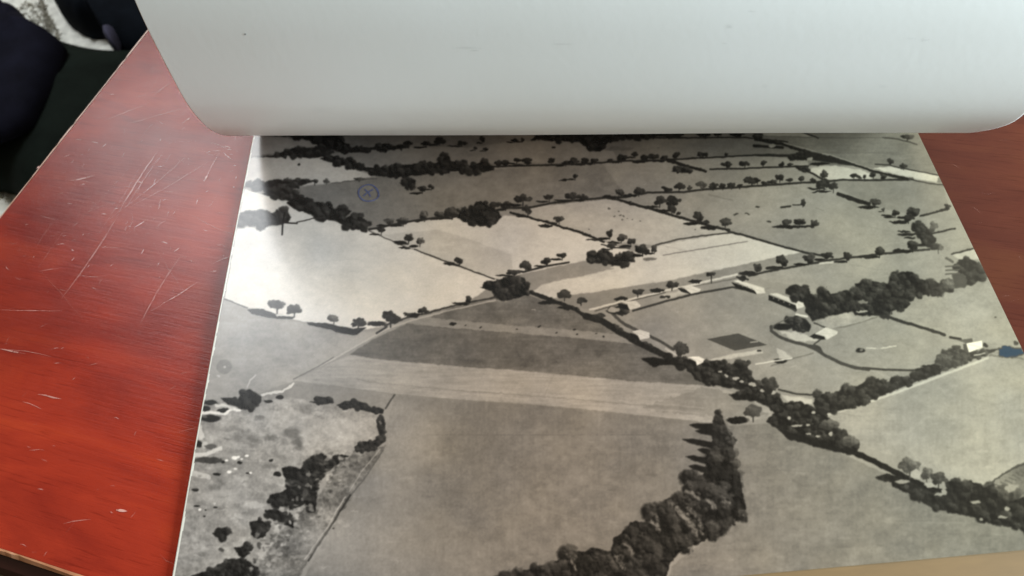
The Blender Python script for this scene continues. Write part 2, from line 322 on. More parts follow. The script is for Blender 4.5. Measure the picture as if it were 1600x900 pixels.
FN = noise(3, 3, 2); MN = noise(26, 34, 4); HN = noise(90, 120, 3); M2 = noise(8, 13, 3); LN = noise(2.6, 30, 3); VN = noise(30, 4, 3)
def cvt(pts, o): 
    if o is None: return [tuple(p) for p in pts]
    return [(o[0]+x/o[2], o[1]+y/o[2]) for x, y in pts]
def win(pts, pad):
    xs = [p[0] for p in pts]; ys = [p[1] for p in pts]
    a, b = max(int((min(xs)-pad-X0)*Q), 0), min(int((max(xs)+pad-X0)*Q)+1, CW*Q); c, d = max(int((min(ys)-pad-Y0)*Q), 0), min(int((max(ys)+pad-Y0)*Q)+1, CH*Q)
    return (slice(c, d), slice(a, b)) if b > a and d > c else None
def coords(w, j):
    yy = np.arange(w[0].start, w[0].stop)/Q+Y0; xx = np.arange(w[1].start, w[1].stop)/Q+X0; X, Y = np.meshgrid(xx, yy); return X+JX[w]*j, Y+JY[w]*j
def inpoly(X, Y, P):
    ins = np.zeros(X.shape, bool)
    for (ax, ay), (bx, by) in zip(P, P[1:]+P[:1]):
        if ay == by: continue
        c = (ay > Y) != (by > Y); ins ^= c & (X < (bx-ax)*(Y-ay)/(by-ay)+ax)
    return ins
def soften(a, n):
    for _ in range(n):
        for ax_ in (0, 1): a = (np.roll(a, 1, ax_)+2*a+np.roll(a, -1, ax_))/4
    return a
def field(pts, tone, o=None, j=1.7, tex=4.0, lines=0.0, arr=None, alpha=1.0):
    P = cvt(pts, o); w = win(P, j+2)
    if w is None: return
    X, Y = coords(w, j); m = inpoly(X, Y, P)*alpha
    if j > 1: m = soften(m, 2)
    T = tone+MN[w]*tex*1.3+M2[w]*tex*1.2+FN[w]*tex*.7+LN[w]*(lines+2.0)+EM[w]*tex*.25
    t = cv if arr is None else arr; t[w] = t[w]*(1-m)+T*m
def seg_d(X, Y, P):
    d = np.full(X.shape, 1e9)
    for (ax, ay), (bx, by) in zip(P[:-1], P[1:]):
        L = (bx-ax)**2+(by-ay)**2+1e-9; t = np.clip(((X-ax)*(bx-ax)+(Y-ay)*(by-ay))/L, 0, 1); d = np.minimum(d, np.hypot(X-ax-t*(bx-ax), Y-ay-t*(by-ay)))
    return d
def stroke(pts, wd, tone, o=None, j=.8, alpha=1.0, soft=.5, tex=5):
    P = cvt(pts, o); w = win(P, wd+j+2)
    if w is None: return
    X, Y = coords(w, j); m = np.clip((wd/2-seg_d(X, Y, P))/soft+.5, 0, 1)*alpha; cv[w] = cv[w]*(1-m)+(tone+FN[w]*tex)*m
def blob(cx, cy, rx, ry, tone, j=2.8, soft=.25, alpha=1.0, tex=6, o=None):
    (cx, cy), = cvt([(cx, cy)], o); w = win([(cx-rx, cy-ry), (cx+rx, cy+ry)], j+2)
    if w is None: return
    X, Y = coords(w, j); d = np.hypot((X-cx)/rx, (Y-cy)/ry); m = np.clip((1-d)/soft+.3, 0, 1)*alpha; cv[w] = cv[w]*(1-m)+(tone+FN[w]*tex)*m
def lump(cx, cy, r, dark, light, j=1.0):
    """one leafy bulge: lit from the upper right, as in the old photograph"""
    w = win([(cx-r, cy-r), (cx+r, cy+r)], j+1)
    if w is None: return
    X, Y = coords(w, j); dx, dy = (X-cx)/r, (Y-cy)/(r*.85); d = np.hypot(dx, dy); s = np.clip((dx*.75-dy*.65)*.95+.08+FN[w]*.4+JX[w]*.25, 0, 1)
    m = np.clip((1-d+JY[w]*.25)/.22, 0, 1); cv[w] = cv[w]*(1-m)+(dark+(light-dark)*s+FN[w]*7)*m
DK, LT = 45, 112
def tree(cx, cy, rx, ry, dark=None, light=None, trunk=True, sh=True, o=None, sdx=-1.5):
    (cx, cy), = cvt([(cx, cy)], o); dark = (DK if dark is None else dark)+rng.uniform(-4, 8); light = (LT if light is None else light)+rng.uniform(4, 26)
    if trunk: stroke([(cx+rng.uniform(-1, 1), cy), (cx+rng.uniform(-.5, .5), cy+ry*1.3)], max(1.1, rx*.13), dark+8, j=.3)
    if sh: blob(cx+sdx*rx*.75, cy+ry*1.15, rx*rng.uniform(.9, 1.25), ry*.28, dark, 1.6)
    R_ = max(rx, ry); w = win([(cx-rx, cy-ry), (cx+rx, cy+ry)], 4)
    if w is None: return
    X, Y = coords(w, .11*R_+1.1); m = np.full(X.shape, -1.0)
    for _ in range(int(6+rx*.6)):
        a = rng.uniform(0, 6.28); q = rng.uniform(.2, .72); k = rng.uniform(.28, .5); m = np.maximum(m, 1-np.hypot((X-cx-math.cos(a)*rx*q)/(rx*k), (Y-cy-math.sin(a)*ry*q*.9)/(ry*k*1.05)))
    m = np.maximum(m, 1-np.hypot((X-cx)/(rx*.62), (Y-cy)/(ry*.6))); m = np.clip(m/.22+.05, 0, 1)
    s_ = np.clip(.36+((X-cx)/rx*.30-(Y-cy)/ry*.42)+EM[w]*.55, 0, 1); cv[w] = cv[w]*(1-m)+(dark+(light-dark)*s_)*m
def clump(pts, o=None, dark=None, light=None, r=5.0, n=None, j=2.5, dens=1.0, base=None):
    P = cvt(pts, o); dark = DK if dark is None else dark; light = LT if light is None else light; w = win(P, j+r+3)
    if w is None: return
    X, Y = coords(w, j); m = soften(inpoly(X, Y, P).astype(float), 2); xs = [p[0] for p in P]; ys = [p[1] for p in P]
    n = int(dens*inpoly(X, Y, P).sum()/Q/Q/(r*r)*.5) if n is None else n; L = []
    for _ in range(n*12):
        if len(L) >= n: break
        x, y = rng.uniform(min(xs), max(xs)), rng.uniform(min(ys), max(ys))
        if inpoly(np.array([[x]]), np.array([[y]]), P)[0, 0]: L.append((x, y, r*rng.uniform(.7, 1.6)))
    S_ = np.full(X.shape, .12)
    for x, y, q in sorted(L, key=lambda t: t[1]):                 # overlapping crowns, each lit on its upper right shoulder
        dx, dy = (X-x)/q, (Y-y)/(q*.9); d = np.hypot(dx, dy)+JX[w]*.28; a = np.clip((1-d)/.3, 0, 1); hi = rng.uniform(.35, 1.0); m = np.maximum(m, a*.95)
        S_ = S_*(1-a)+a*np.clip((dx*.5-dy*.6)*.9*hi+.14+.16*hi, 0, 1)
    T = dark+(light+26-dark)*np.clip(S_+EM[w]*.30, 0, 1.1); cv[w] = cv[w]*(1-m)+T*m
def hedge(pts, w, o=None, tone=None, bumps=0.5):
    P = cvt(pts, o); tone = DK+6 if tone is None else tone; stroke(P, w, tone, j=1.4)
    for (ax, ay), (bx, by) in zip(P[:-1], P[1:]):
        L = math.hypot(bx-ax, by-ay)
        for _ in range(int(L/(w*1.6)*bumps)): t = rng.uniform(); lump(ax+(bx-ax)*t, ay+(by-ay)*t-w*.25, w*rng.uniform(.45, .8), tone-4, tone+30)
a45 = (340, 200, 4.5); b45 = (620, 200, 4.5); c45 = (900, 200, 4.5); d45 = (1180, 200, 4.5)
e45 = (340, 380, 4.5); f45 = (620, 380, 4.5); g45 = (900, 380, 4.5); h45 = (1180, 380, 4.5)
i45 = (270, 560, 4.5); j50 = (270, 720, 5.0); k45 = (540, 560, 4.5); l40 = (800, 700, 4.0); m45 = (980, 560, 4.5); n45 = (1260, 560, 4.5); o45 = (1260, 700, 4.5); p45 = (1400, 380, 4.5)
# --- fields, far to near
cv[:] = 150+MN*5
field([(180, 150), (1860, 150), (1860, 262), (180, 262)], 122, tex=5)
field([(395, 214), (470, 221), (515, 231), (470, 236), (440, 242), (390, 250)], 160)
field([(1000, 222), (1180, 216), (1240, 240), (1180, 244), (1060, 250), (930, 252), (940, 222)], 124)
field([(540, 238), (640, 232), (740, 232), (800, 224), (880, 222), (925, 228), (960, 240), (962, 252), (860, 258), (780, 257), (640, 264), (560, 262), (502, 251)], 138)
field([(390, 250), (460, 248), (504, 249), (560, 270), (588, 279), (563, 284), (505, 291), (470, 296), (385, 290)], 192)
field([(470, 298), (563, 284), (590, 279), (700, 273), (900, 258), (1044, 254), (1100, 268), (1262, 270), (1290, 284), (1180, 293), (1060, 303), (960, 314), (830, 327), (740, 340), (640, 352), (590, 362), (520, 348), (470, 318)], 134, tex=5)
field([(940, 255), (1044, 254), (1100, 268), (1262, 270), (1290, 284), (1180, 293), (1060, 303), (978, 310)], 146)
field([(1044, 253), (1180, 244), (1262, 252), (1262, 264), (1180, 266), (1110, 270)], 148)
field([(1210, 205), (1860, 200), (1860, 330), (1480, 300), (1300, 250)], 127, lines=5)
field([(1182, 206), (1247, 206), (1268, 216), (1190, 215)], 160)
field([(1269, 264), (1304, 262), (1344, 269), (1364, 276), (1358, 284), (1291, 285), (1262, 270)], 186)
field([(1362, 266), (1393, 264), (1464, 279), (1462, 290), (1440, 286), (1424, 284)], 190)
field([(1290, 287), (1418, 285), (1470, 291), (1480, 331), (1436, 340), (1397, 334), (1356, 322)], 138)
field([(978, 310), (1060, 303), (1180, 293), (1280, 288), (1300, 306), (1356, 324), (1400, 340), (1420, 380), (1424, 388), (1322, 402), (1258, 398), (1140, 365), (1022, 331)], 148)
field([(830, 327), (948, 314), (1022, 331), (1140, 366), (1020, 386), (944, 380), (870, 355), (828, 342)], 178, tex=5)
field([(1432, 345), (1482, 332), (1500, 362), (1456, 372)], 150); field([(1450, 376), (1498, 362), (1520, 393), (1484, 403)], 150); field([(1484, 403), (1518, 394), (1530, 410), (1500, 412)], 180)
# pale fields middle left
field([(385, 300), (412, 309), (436, 317), (458, 320), (480, 338), (498, 345), (458, 354), (434, 359), (374, 358)], 212)
field([(374, 360), (407, 361), (434, 359), (500, 344), (578, 363), (616, 382), (698, 412), (780, 442), (734, 474), (661, 492), (604, 512), (545, 524), (490, 510), (440, 500), (390, 488), (356, 473)], 212, tex=3)
field([(580, 363), (640, 350), (713, 343), (740, 357), (790, 340), (828, 342), (880, 360), (944, 381), (1000, 400), (905, 412), (820, 430), (780, 440), (698, 410), (616, 380)], 205, tex=3)
field([(684, 362), (740, 378), (800, 402), (802, 432), (780, 438), (700, 410), (640, 388), (600, 370)], 192, tex=3)
# strips running right
field([(830, 460), (848, 448), (905, 433), (965, 418), (1010, 392), (1060, 380), (1140, 367), (1200, 382), (1255, 398), (1200, 408), (1050, 440), (905, 463), (862, 470)], 196, tex=3)
field([(818, 436), (898, 417), (935, 420), (962, 422), (905, 436), (827, 450)], 150); stroke([(1036, 402), (1167, 380)], 1.6, 128)
field([(862, 470), (905, 463), (1050, 441), (1200, 408), (1250, 398), (1290, 400), (1200, 418), (1151, 432), (1050, 454), (940, 480), (918, 488)], 142)
field([(1170, 440), (1200, 427), (1320, 406), (1420, 392), (1470, 400), (1480, 440), (1400, 430), (1280, 462), (1240, 448)], 153)
# right middle: grounds, pasture
field([(940, 490), (1100, 452), (1160, 440), (1250, 470), (1500, 430), (1545, 440), (1700, 620), (1600, 560), (1460, 575), (1300, 617), (1200, 610), (1090, 575), (1000, 530)], 152)
field([(1384, 498), (1398, 490), (1545, 441), (1600, 560), (1480, 530)], 157, tex=6); field([(969, 496), (990, 486), (1100, 462), (1145, 456), (1195, 470), (1244, 490), (1210, 520), (1240, 548), (1200, 562), (1110, 568), (1050, 548), (1000, 512)], 150, tex=4)
field([(1290, 650), (1300, 646), (1384, 617), (1470, 588), (1540, 562), (1600, 558), (1700, 700), (1600, 724), (1546, 762), (1500, 758), (1410, 720), (1330, 695)], 155, tex=5)
field([(1536, 762), (1600, 726), (1760, 690), (1860, 800), (1700, 800), (1570, 776)], 118, tex=12)
field([(1138, 668), (1200, 664), (1300, 705), (1400, 750), (1600, 832), (1860, 900), (1860, 1010), (1020, 1010), (1050, 885), (1165, 800), (1150, 700)], 130, tex=6)
# the striped field in the centre
field([(671, 500), (709, 484), (775, 470), (827, 466), (880, 480), (925, 502), (975, 527), (920, 521), (789, 511), (698, 503)], 120, tex=9, lines=5)
field([(640, 507), (671, 499), (789, 511), (920, 521), (975, 527), (1002, 541), (920, 533), (791, 522), (727, 514), (664, 512)], 146, lines=5)
field([(548, 558), (585, 533), (640, 508), (664, 512), (791, 522), (920, 533), (1002, 542), (1045, 562), (1080, 585), (1110, 606), (980, 598), (840, 584), (696, 574), (593, 565)], 112, tex=9, lines=6)
field([(880, 560), (1020, 556), (1080, 585), (1110, 607), (980, 599), (840, 585)], 122, tex=7, lines=7, j=8, alpha=.7)
field([(462, 599), (548, 558), (593, 565), (696, 574), (840, 584), (980, 598), (1110, 606), (1170, 622), (1215, 650), (1176, 660), (1113, 664), (980, 649), (840, 634), (731, 629), (618, 619), (540, 609)], 160, tex=4, lines=9)
field([(1100, 608), (1165, 622), (1200, 650), (1130, 655), (1060, 650), (1000, 640)], 132, j=6, alpha=.6)
for y0_, t_ in ((602, 130), (607, 168), (598, 165)): stroke([(560, y0_-6), (596, y0_), (704, y0_+10), (840, y0_+20), (980, y0_+32), (1100, y0_+42)], 1.6, t_, alpha=.55, j=1.5)
stroke([(518, 606), (618, 619), (731, 629), (840, 636), (980, 650), (1110, 664)], 1.5, 112, alpha=.5); stroke([(920, 533), (1002, 543)], 1.5, 110, alpha=.4); stroke([(866, 588), (850, 624)], 1.5, 135, alpha=.3)
field([(618, 620), (731, 630), (840, 635), (980, 650), (1113, 665), (1130, 700), (1110, 790), (1010, 850), (940, 890), (850, 1010), (420, 1010), (490, 880), (548, 778), (600, 700)], 131, tex=6)
for x_, y_, a_, b_, t_ in ((620, 720, 60, 110, 154), (560, 850, 110, 90, 160), (660, 880, 110, 70, 146), (640, 660, 60, 40, 148)): blob(x_, y_, a_, b_, t_, 14, 1.0, .55)  # pale patches: soft window haze painted into the field's tone
cv += 0
# left: pasture and rough ground
field([(356, 474), (390, 486), (440, 502), (485, 511), (545, 526), (590, 520), (640, 501), (580, 532), (527, 563), (462, 599), (400, 622), (320, 640), (335, 560)], 162, tex=5)
field([(462, 599), (540, 609), (618, 619), (604, 642), (560, 640), (470, 628), (430, 622)], 142)
field([(318, 640), (400, 620), (470, 628), (560, 641), (598, 650), (598, 700), (500, 745), (440, 840), (300, 1010), (240, 1010)], 156, tex=16)
field([(520, 740), (560, 705), (604, 700), (552, 778), (484, 880), (400, 1010), (330, 1010), (410, 880), (450, 820), (500, 780)], 124, tex=26, j=4)
field([(390, 640), (480, 650), (560, 660), (590, 690), (520, 700), (440, 690)], 172, tex=6, j=10, alpha=.6)
# large soft tone drift of an old print
cv += HN*8
for _ in range(420):                                    # furrow ends, worn patches, molehills
    x_, y_ = rng.uniform(400, 1600), 215+rng.uniform(0, 1)**.7*680; k_ = .5+(y_-200)/500; blob(x_, y_, rng.uniform(2, 9)*k_, rng.uniform(.6, 1.6)*k_, cv[int((y_-Y0)*Q), int((x_-X0)*Q)]+rng.choice([-14, -9, 9, 14]), 2.5, .9, .55)
for _ in range(60):
    x_, y_ = rng.uniform(420, 1560), rng.uniform(230, 880); k_ = .4+(y_-200)/500; a_ = rng.normal(.12, .12); l_ = rng.uniform(20, 90)*k_
    stroke([(x_, y_), (x_+l_*math.cos(a_), y_+l_*math.sin(a_))], rng.uniform(.8, 2.2), cv[int((y_-Y0)*Q), int((x_-X0)*Q)]+rng.choice([-11, 11]), j=1.5, alpha=.5, soft=1.2)
# --- top of the view
clump([(424, 210), (538, 210), (536, 224), (547, 229), (553, 240), (524, 238), (509, 231), (473, 220)], dark=38, light=52, r=5)
clump([(427, 247), (440, 241), (460, 236), (478, 234), (482, 238), (500, 231), (518, 233), (524, 241), (504, 249), (478, 251), (460, 248), (429, 250), (400, 251)], dark=44, light=66, r=4)
clump([(524, 231), (549, 235), (562, 233), (584, 234), (598, 228), (613, 229), (618, 232), (640, 228), (640, 234), (618, 237), (602, 240), (584, 237), (562, 241), (530, 240)], dark=40, light=58, r=4)
clump([(502, 252), (515, 246), (529, 250), (540, 252), (569, 259), (571, 264), (587, 265), (607, 263), (640, 260), (640, 278), (607, 280), (584, 277), (571, 270), (553, 267), (531, 260)], dark=38, light=58, r=5)
clump([(390, 293), (400, 286), (409, 287), (413, 291), (424, 287), (436, 284), (449, 287), (464, 284), (482, 283), (484, 291), (473, 296), (456, 299), (467, 304), (469, 313), (458, 318), (436, 316), (411, 309), (422, 304), (393, 298)], dark=46, light=76, r=5)
for t in ((494, 287, 6, 5), (512, 287, 5, 4, 90, 120), (563, 283, 9, 3.5)): tree(*t, sh=False)
stroke([(520, 290), (590, 282)], 1.5, 90, alpha=.7)
clump([(451, 322), (464, 314), (482, 313), (493, 320), (518, 321), (524, 331), (540, 328), (551, 333), (540, 344), (562, 339), (578, 351), (575, 362), (544, 360), (527, 349), (498, 344), (473, 335), (458, 328)], dark=38, light=66, r=6)
clump([(378, 338), (393, 334), (413, 333), (428, 338), (436, 333), (451, 333), (458, 344), (453, 353), (433, 358), (407, 360), (376, 358)], dark=44, light=76, r=6)
tree(443, 343, 13, 10, 44, 80); stroke([(444, 372), (445, 352), (448, 338)], 2.4, 44, j=.3); stroke([(448, 353), (467, 354)], 2.2, 44, j=.3); stroke([(467, 352), (491, 346), (510, 344)], 1.6, 70); stroke([(578, 364), (616, 381), (640, 392)], 1.6, 105)
blob(470, 261, 2.5, 2.5, 60)
for t in ((597, 363, 9, 6), (609, 349, 9, 6), (629, 348, 9, 7), (640, 375, 12, 6), (657, 380, 8, 7), (664, 339, 9, 8), (631, 348, 10, 7), (687, 338, 9, 6, 50, 90), (707, 334, 14, 9, 50, 90), (724, 331, 9, 7)): tree(*t)
stroke([(578, 362), (608, 356), (620, 354), (660, 346), (740, 336), (798, 328), (831, 327), (864, 320), (920, 314), (944, 312), (978, 311), (1011, 304), (1067, 303), (1100, 299), (1200, 292), (1276, 287), (1318, 284), (1364, 285), (1418, 285)], 3.2, 58)
blob(629, 384, 12, 2.4, 52); blob(633, 391, 11, 2.2, 52)
for t in ((640, 226, 9, 4), (631, 231, 11, 3), (667, 227, 9, 5), (687, 222, 10, 6), (723, 226, 11, 4), (754, 220, 5, 5), (743, 234, 4.5, 3), (760, 235, 4.5, 3), (804, 221, 6, 3.5), (817, 220, 5, 3.5)): tree(*t, 42, 58)
clump([(828, 222), (842, 212), (870, 210), (920, 210), (960, 212), (1000, 208), (1060, 206), (1062, 214), (1010, 217), (960, 221), (900, 224), (862, 222)], dark=40, light=54, r=5)
clump([(624, 290), (642, 281), (651, 284), (651, 296), (640, 297)], dark=42, light=60, r=4); tree(661, 298, 9, 6, 42, 60); tree(675, 295, 5.5, 4, 42, 60)
tree(899, 278, 5, 5, 42, 60); blob(884, 284, 11, 1.5, 52); blob(865, 233, 3, 1.5, 48)
clump([(620, 262), (642, 259), (664, 257), (684, 257), (684, 248), (693, 244), (702, 247), (707, 256), (724, 253), (729, 260), (740, 260), (758, 254), (771, 262), (771, 269), (753, 272), (740, 272), (716, 270), (687, 272), (653, 277), (620, 279)], dark=40, light=62, r=5.5)
for t in ((780, 257, 9, 5), (791, 257, 8, 5), (808, 253, 9, 4.5), (824, 254, 11, 6), (862, 254, 6.5, 6), (885, 257, 8, 4), (897, 254, 9, 5), (914, 254, 8, 5), (929, 253, 6, 5), (953, 253, 6, 3), (971, 248, 9, 7), (992, 243, 6, 5), (1007, 249, 9, 6), (1020, 248, 10, 5.5), (1038, 249, 8, 5), (1057, 245, 7, 6), (1094, 244, 7, 5), (1103, 244, 5, 4), (1134, 244, 5, 3.5)): tree(*t, 42, 62)
stroke([(773, 263), (850, 261), (900, 259), (935, 257), (978, 254), (1044, 253), (1082, 250), (1140, 247), (1200, 244), (1262, 246)], 2.6, 54)
clump([(713, 342), (724, 330), (740, 327), (744, 318), (753, 318), (762, 324), (780, 333), (784, 342), (776, 353), (753, 357), (731, 351)], dark=36, light=60, r=5)
for t in ((773, 323, 11, 7), (791, 323, 9, 7), (818, 313, 14, 9), (825, 331, 9, 8), (859, 311, 10, 6), (894, 309, 12, 6), (912, 311, 6.5, 5), (967, 303, 8, 8), (998, 301, 10, 7), (913, 311, 6, 4)): tree(*t, 42, 68)
tree(874, 345, 9, 6, 60, 95); blob(853, 356, 12, 2.2, 50); hedge([(798, 335), (829, 343), (871, 355), (920, 371), (944, 381)], 3.4); blob(982, 309, 9, 3, 46); blob(951, 310, 10, 2, 46)
# top centre right
clump([(900, 212), (915, 213), (930, 213), (944, 216), (960, 216), (960, 221), (950, 222), (945, 236), (930, 239), (914, 231), (906, 226)], dark=38, light=54, r=5)
for t in ((981, 214, 10, 5), (1021, 213, 12, 5), (1045, 213, 14, 5), (1062, 213, 9, 4), (1102, 212, 14, 5), (1122, 211, 8, 4), (1151, 211, 15, 5), (1183, 215, 11, 6)): tree(*t, 42, 58, sh=False)
stroke([(944, 221), (1010, 218), (1162, 217), (1230, 224)], 2.2, 54)
field([(950, 232), (990, 232), (985, 237), (945, 238)], 95, alpha=.5, j=3)
hedge([(1044, 254), (1066, 260), (1102, 270)], 4.5); clump([(1048, 272), (1054, 264), (1064, 263), (1080, 268), (1076, 273)], dark=42, light=60, r=3.5)
for t in ((1136, 260, 11, 6), (1163, 258, 9, 5), (1192, 257, 7, 4.5), (1222, 259, 6, 4), (1234, 260, 6, 3), (1042, 298, 9, 5), (1061, 294, 9, 6), (1077, 297, 5, 5), (1114, 293, 9, 6), (1129, 293, 7, 5), (1143, 292, 8, 5), (1155, 293, 6, 4), (1174, 284, 14, 8), (1196, 289, 6.5, 4)): tree(*t, 44, 66, sh=False)
tree(1096, 291, 9, 7, 70, 98, sh=False); stroke([(1109, 267), (1160, 266), (1200, 264), (1262, 262)], 2.6, 54)
hedge([(950, 312), (966, 315), (1022, 331), (1067, 344), (1100, 353), (1138, 363)], 4); stroke([(1138, 365), (1160, 370), (1200, 382), (1258, 398), (1300, 405)], 3.4, 58)
tree(1031, 317, 11, 8, 40, 60); tree(1053, 317, 13, 10, 40, 62, sh=False); tree(1050, 328, 8, 8, 44, 68, sh=False); blob(1035, 333, 12, 2.6, 46); blob(1060, 337, 4, 2, 52)
tree(1092, 342, 11, 9, 44, 76); blob(1104, 350, 6, 2.5, 60); tree(1133, 349, 12, 7, 56, 90, sh=False); blob(1107, 359, 13, 3, 46)
for x, y in ((969, 340), (980, 344), (973, 346), (989, 346), (920, 362), (952, 328), (1000, 349), (960, 340), (967, 334), (1029, 233), (974, 341), (1086, 362)): blob(x, y, 1.8, 1, 105)
for x, y, r in ((1149, 338, 4.5), (1167, 337, 3.5), (1183, 326, 4), (1200, 349, 4.5)): blob(x, y, r, 1.5, 70)
stroke([(1107, 307), (1144, 316)], 2.5, 125, alpha=.6); field([(935, 296), (965, 292), (960, 304)], 142, alpha=.6, j=3)
stroke([(1024, 386), (1060, 377), (1100, 371), (1140, 367)], 2.4, 78)
clump([(916, 410), (918, 399), (935, 396), (950, 394), (960, 404), (975, 396), (990, 398), (990, 410), (976, 419), (960, 418), (940, 415), (926, 416)], dark=40, light=66, r=4.5)
for t in ((953, 368, 8, 7), (971, 375, 10, 6), (986, 380, 8, 7), (956, 387, 8, 5), (1004, 392, 13, 9), (1022, 392, 7, 6), (982, 402, 10, 7)): tree(*t, 44, 74)
blob(929, 378, 13, 1.8, 60); stroke([(940, 385), (960, 390), (984, 391)], 2, 62); blob(1016, 408, 11, 3, 120)
# --- north east
hedge([(1180, 220), (1220, 227), (1258, 240), (1296, 249), (1336, 261), (1362, 270), (1402, 281), (1424, 284)], 4.5, tone=50); field([(1256, 236), (1300, 248), (1340, 261), (1330, 262), (1262, 252)], 52, j=1.5)
stroke([(1225, 226), (1262, 236), (1300, 246), (1362, 268), (1420, 282), (1470, 292)], 1.3, 165, alpha=.8); stroke([(1418, 284), (1450, 291), (1475, 294)], 2, 74); stroke([(1247, 207), (1278, 218)], 2.4, 58)
clump([(1229, 244), (1258, 239), (1264, 252), (1233, 254)], dark=44, light=56, r=3.5); stroke([(1180, 245), (1230, 246)], 3.5, 58); stroke([(1178, 230), (1222, 233)], 4.5, 52); blob(1206, 230, 6, 3, 150); tree(1211, 223, 4.5, 3.5, 42, 58, sh=False)
clump([(1240, 262), (1252, 264), (1262, 262), (1264, 270), (1258, 273), (1246, 268)], dark=42, light=56, r=3); blob(1280, 259, 17, 2.8, 46); blob(1266, 251, 5, 3, 150); stroke([(1262, 270), (1290, 286)], 3, 56)
for t in ((1287, 275, 8, 7), (1333, 277, 7, 4), (1341, 280, 5, 3), (1350, 279, 3, 4), (1364, 276, 6, 5), (1380, 279, 8, 5), (1389, 256, 6.5, 5), (1410, 263, 7, 5), (1416, 217, 11, 5.5), (1183, 284, 6, 5), (1207, 287, 9, 4), (1218, 280, 9, 6), (1234, 284, 7, 4), (1251, 282, 8, 5), (1270, 284, 7, 4), (1287, 289, 12, 8), (1301, 294, 9, 8), (1280, 292, 8, 6)): tree(*t, 46, 68, sh=False)
blob(1276, 298, 15, 1.8, 50); blob(1282, 303, 15, 1.8, 50); hedge([(1309, 306), (1336, 316), (1356, 322)], 6); tree(1366, 320, 9, 7, 44, 70); blob(1356, 327, 18, 2, 46); tree(1379, 331, 4, 3)
stroke([(1367, 260), (1389, 262), (1393, 264), (1436, 273), (1464, 278)], 2, 66); stroke([(1378, 219), (1400, 221), (1431, 230)], 2, 76); stroke([(1180, 214), (1262, 217), (1330, 219), (1380, 219)], 1.4, 95, alpha=.6); stroke([(1270, 240), (1320, 242), (1400, 243)], 2, 110, alpha=.5)
for t in ((1254, 319, 5, 6), (1229, 350, 9, 7), (1249, 349, 10, 6.5), (1271, 351, 8, 6)): tree(*t, 46, 76, sh=False)
blob(1229, 357.5, 23, 3, 46); stroke([(1220, 327), (1234, 325)], 3, 60); stroke([(1238, 323), (1250, 323)], 2, 66); stroke([(1274, 328), (1286, 332)], 2, 128, alpha=.6); blob(1258, 357, 14, 1.8, 50)
for t in ((1397, 336, 8, 6), (1424, 335, 12, 8), (1418, 343, 11, 8), (1433, 360, 14, 9), (1449, 378, 12, 8), (1424, 387, 9, 8), (1478, 327, 6, 5)): tree(*t, 44, 70)
tree(1456, 357, 9, 7, 80, 104, sh=False); tree(1464, 391, 9, 8, 80, 100, sh=False); hedge([(1436, 342), (1480, 331)], 3); hedge([(1453, 370), (1490, 362)], 2.6); clump([(1425, 352), (1440, 352), (1460, 376), (1458, 392), (1440, 388), (1434, 370)], dark=44, light=70, r=5)
blob(1384, 340, 9, 1.6, 52); blob(1404, 351, 16, 2, 50); blob(1411, 366, 10, 1.5, 52); blob(1420, 376, 10, 2, 52); blob(1406, 395, 13, 2.6, 50)
# --- middle: hedge y~398 and small trees
stroke([(1170, 434), (1200, 427), (1300, 409), (1380, 400), (1450, 394)], 3.4, 66)
for t in ((1182, 421, 8, 7), (1222, 411, 11, 9), (1262, 407, 11, 8), (1291, 401, 10, 7), (1322, 403, 9, 8), (1373, 396, 10, 8), (1424, 388, 9, 8)): tree(*t, 44, 74)
blob(1206, 422, 13, 2.5, 55); blob(1168, 431, 15, 3.2, 52); blob(1350, 404, 14, 2.4, 56); blob(1406, 396, 13, 2.5, 50); stroke([(1280, 415), (1300, 413)], 3, 190)
stroke([(922, 487), (967, 475), (1038, 458), (1100, 444), (1151, 432)], 3, 200, j=1.2); stroke([(930, 489), (975, 476), (1040, 460)], 1.6, 70, alpha=.7); stroke([(1060, 454), (1110, 446), (1150, 438)], 1.4, 80, alpha=.6)
for t in ((908, 472, 7, 6), (997, 460, 10, 6), (1050, 448, 12, 7), (1111, 431, 8, 5)): tree(*t, 46, 76, sh=False)
blob(971, 470, 11, 3, 50); blob(1027, 457, 13, 3, 50); blob(1086, 443, 11, 2.6, 50); stroke([(1111, 434), (1111, 446)], 1.6, 50)
# junction clump and the hedges from it
stroke([(649, 393), (698, 412), (773, 439)], 2.2, 74); tree(719, 410, 9, 6, 46, 78); blob(704, 416, 9, 3, 52)
for t in ((822, 418, 10, 8), (854, 412, 8.5, 6), (879, 402, 9, 6)): tree(*t, 44, 74)
stroke([(818, 428), (850, 420), (889, 413)], 3, 60)
clump([(773, 442), (798, 433), (820, 438), (827, 451), (827, 464), (809, 468), (776, 468), (771, 458), (753, 454), (756, 444)], dark=36, light=78, r=6.5); tree(804, 428, 13, 5, 42, 72); blob(764, 453, 12, 3, 40)
stroke([(604, 512), (633, 501), (671, 492), (698, 484), (727, 477), (775, 468)], 3.2, 76, j=1.6); stroke([(495, 580), (527, 563), (580, 532), (606, 517), (645, 504), (700, 489), (775, 472)], 2.4, 182, alpha=.8)
stroke([(462, 597), (500, 577), (524, 562)], 1.8, 112, alpha=.8); stroke([(590, 524), (606, 514)], 3, 60)
tree(734, 470, 6.5, 7, 44, 74); blob(718, 477, 10, 2.3, 50); tree(661, 488, 10, 5.5, 44, 76); blob(645, 496, 11, 4, 50)
for x, y in ((709, 509, ), (728, 511), (752, 514), (808, 517), (843, 514), (870, 522), (901, 526), (898, 518), (932, 524), (944, 528)): blob(x, y, 2, 1.2, 60)
blob(709, 509, 5, 2, 50); blob(835, 487, 4, 1, 175)
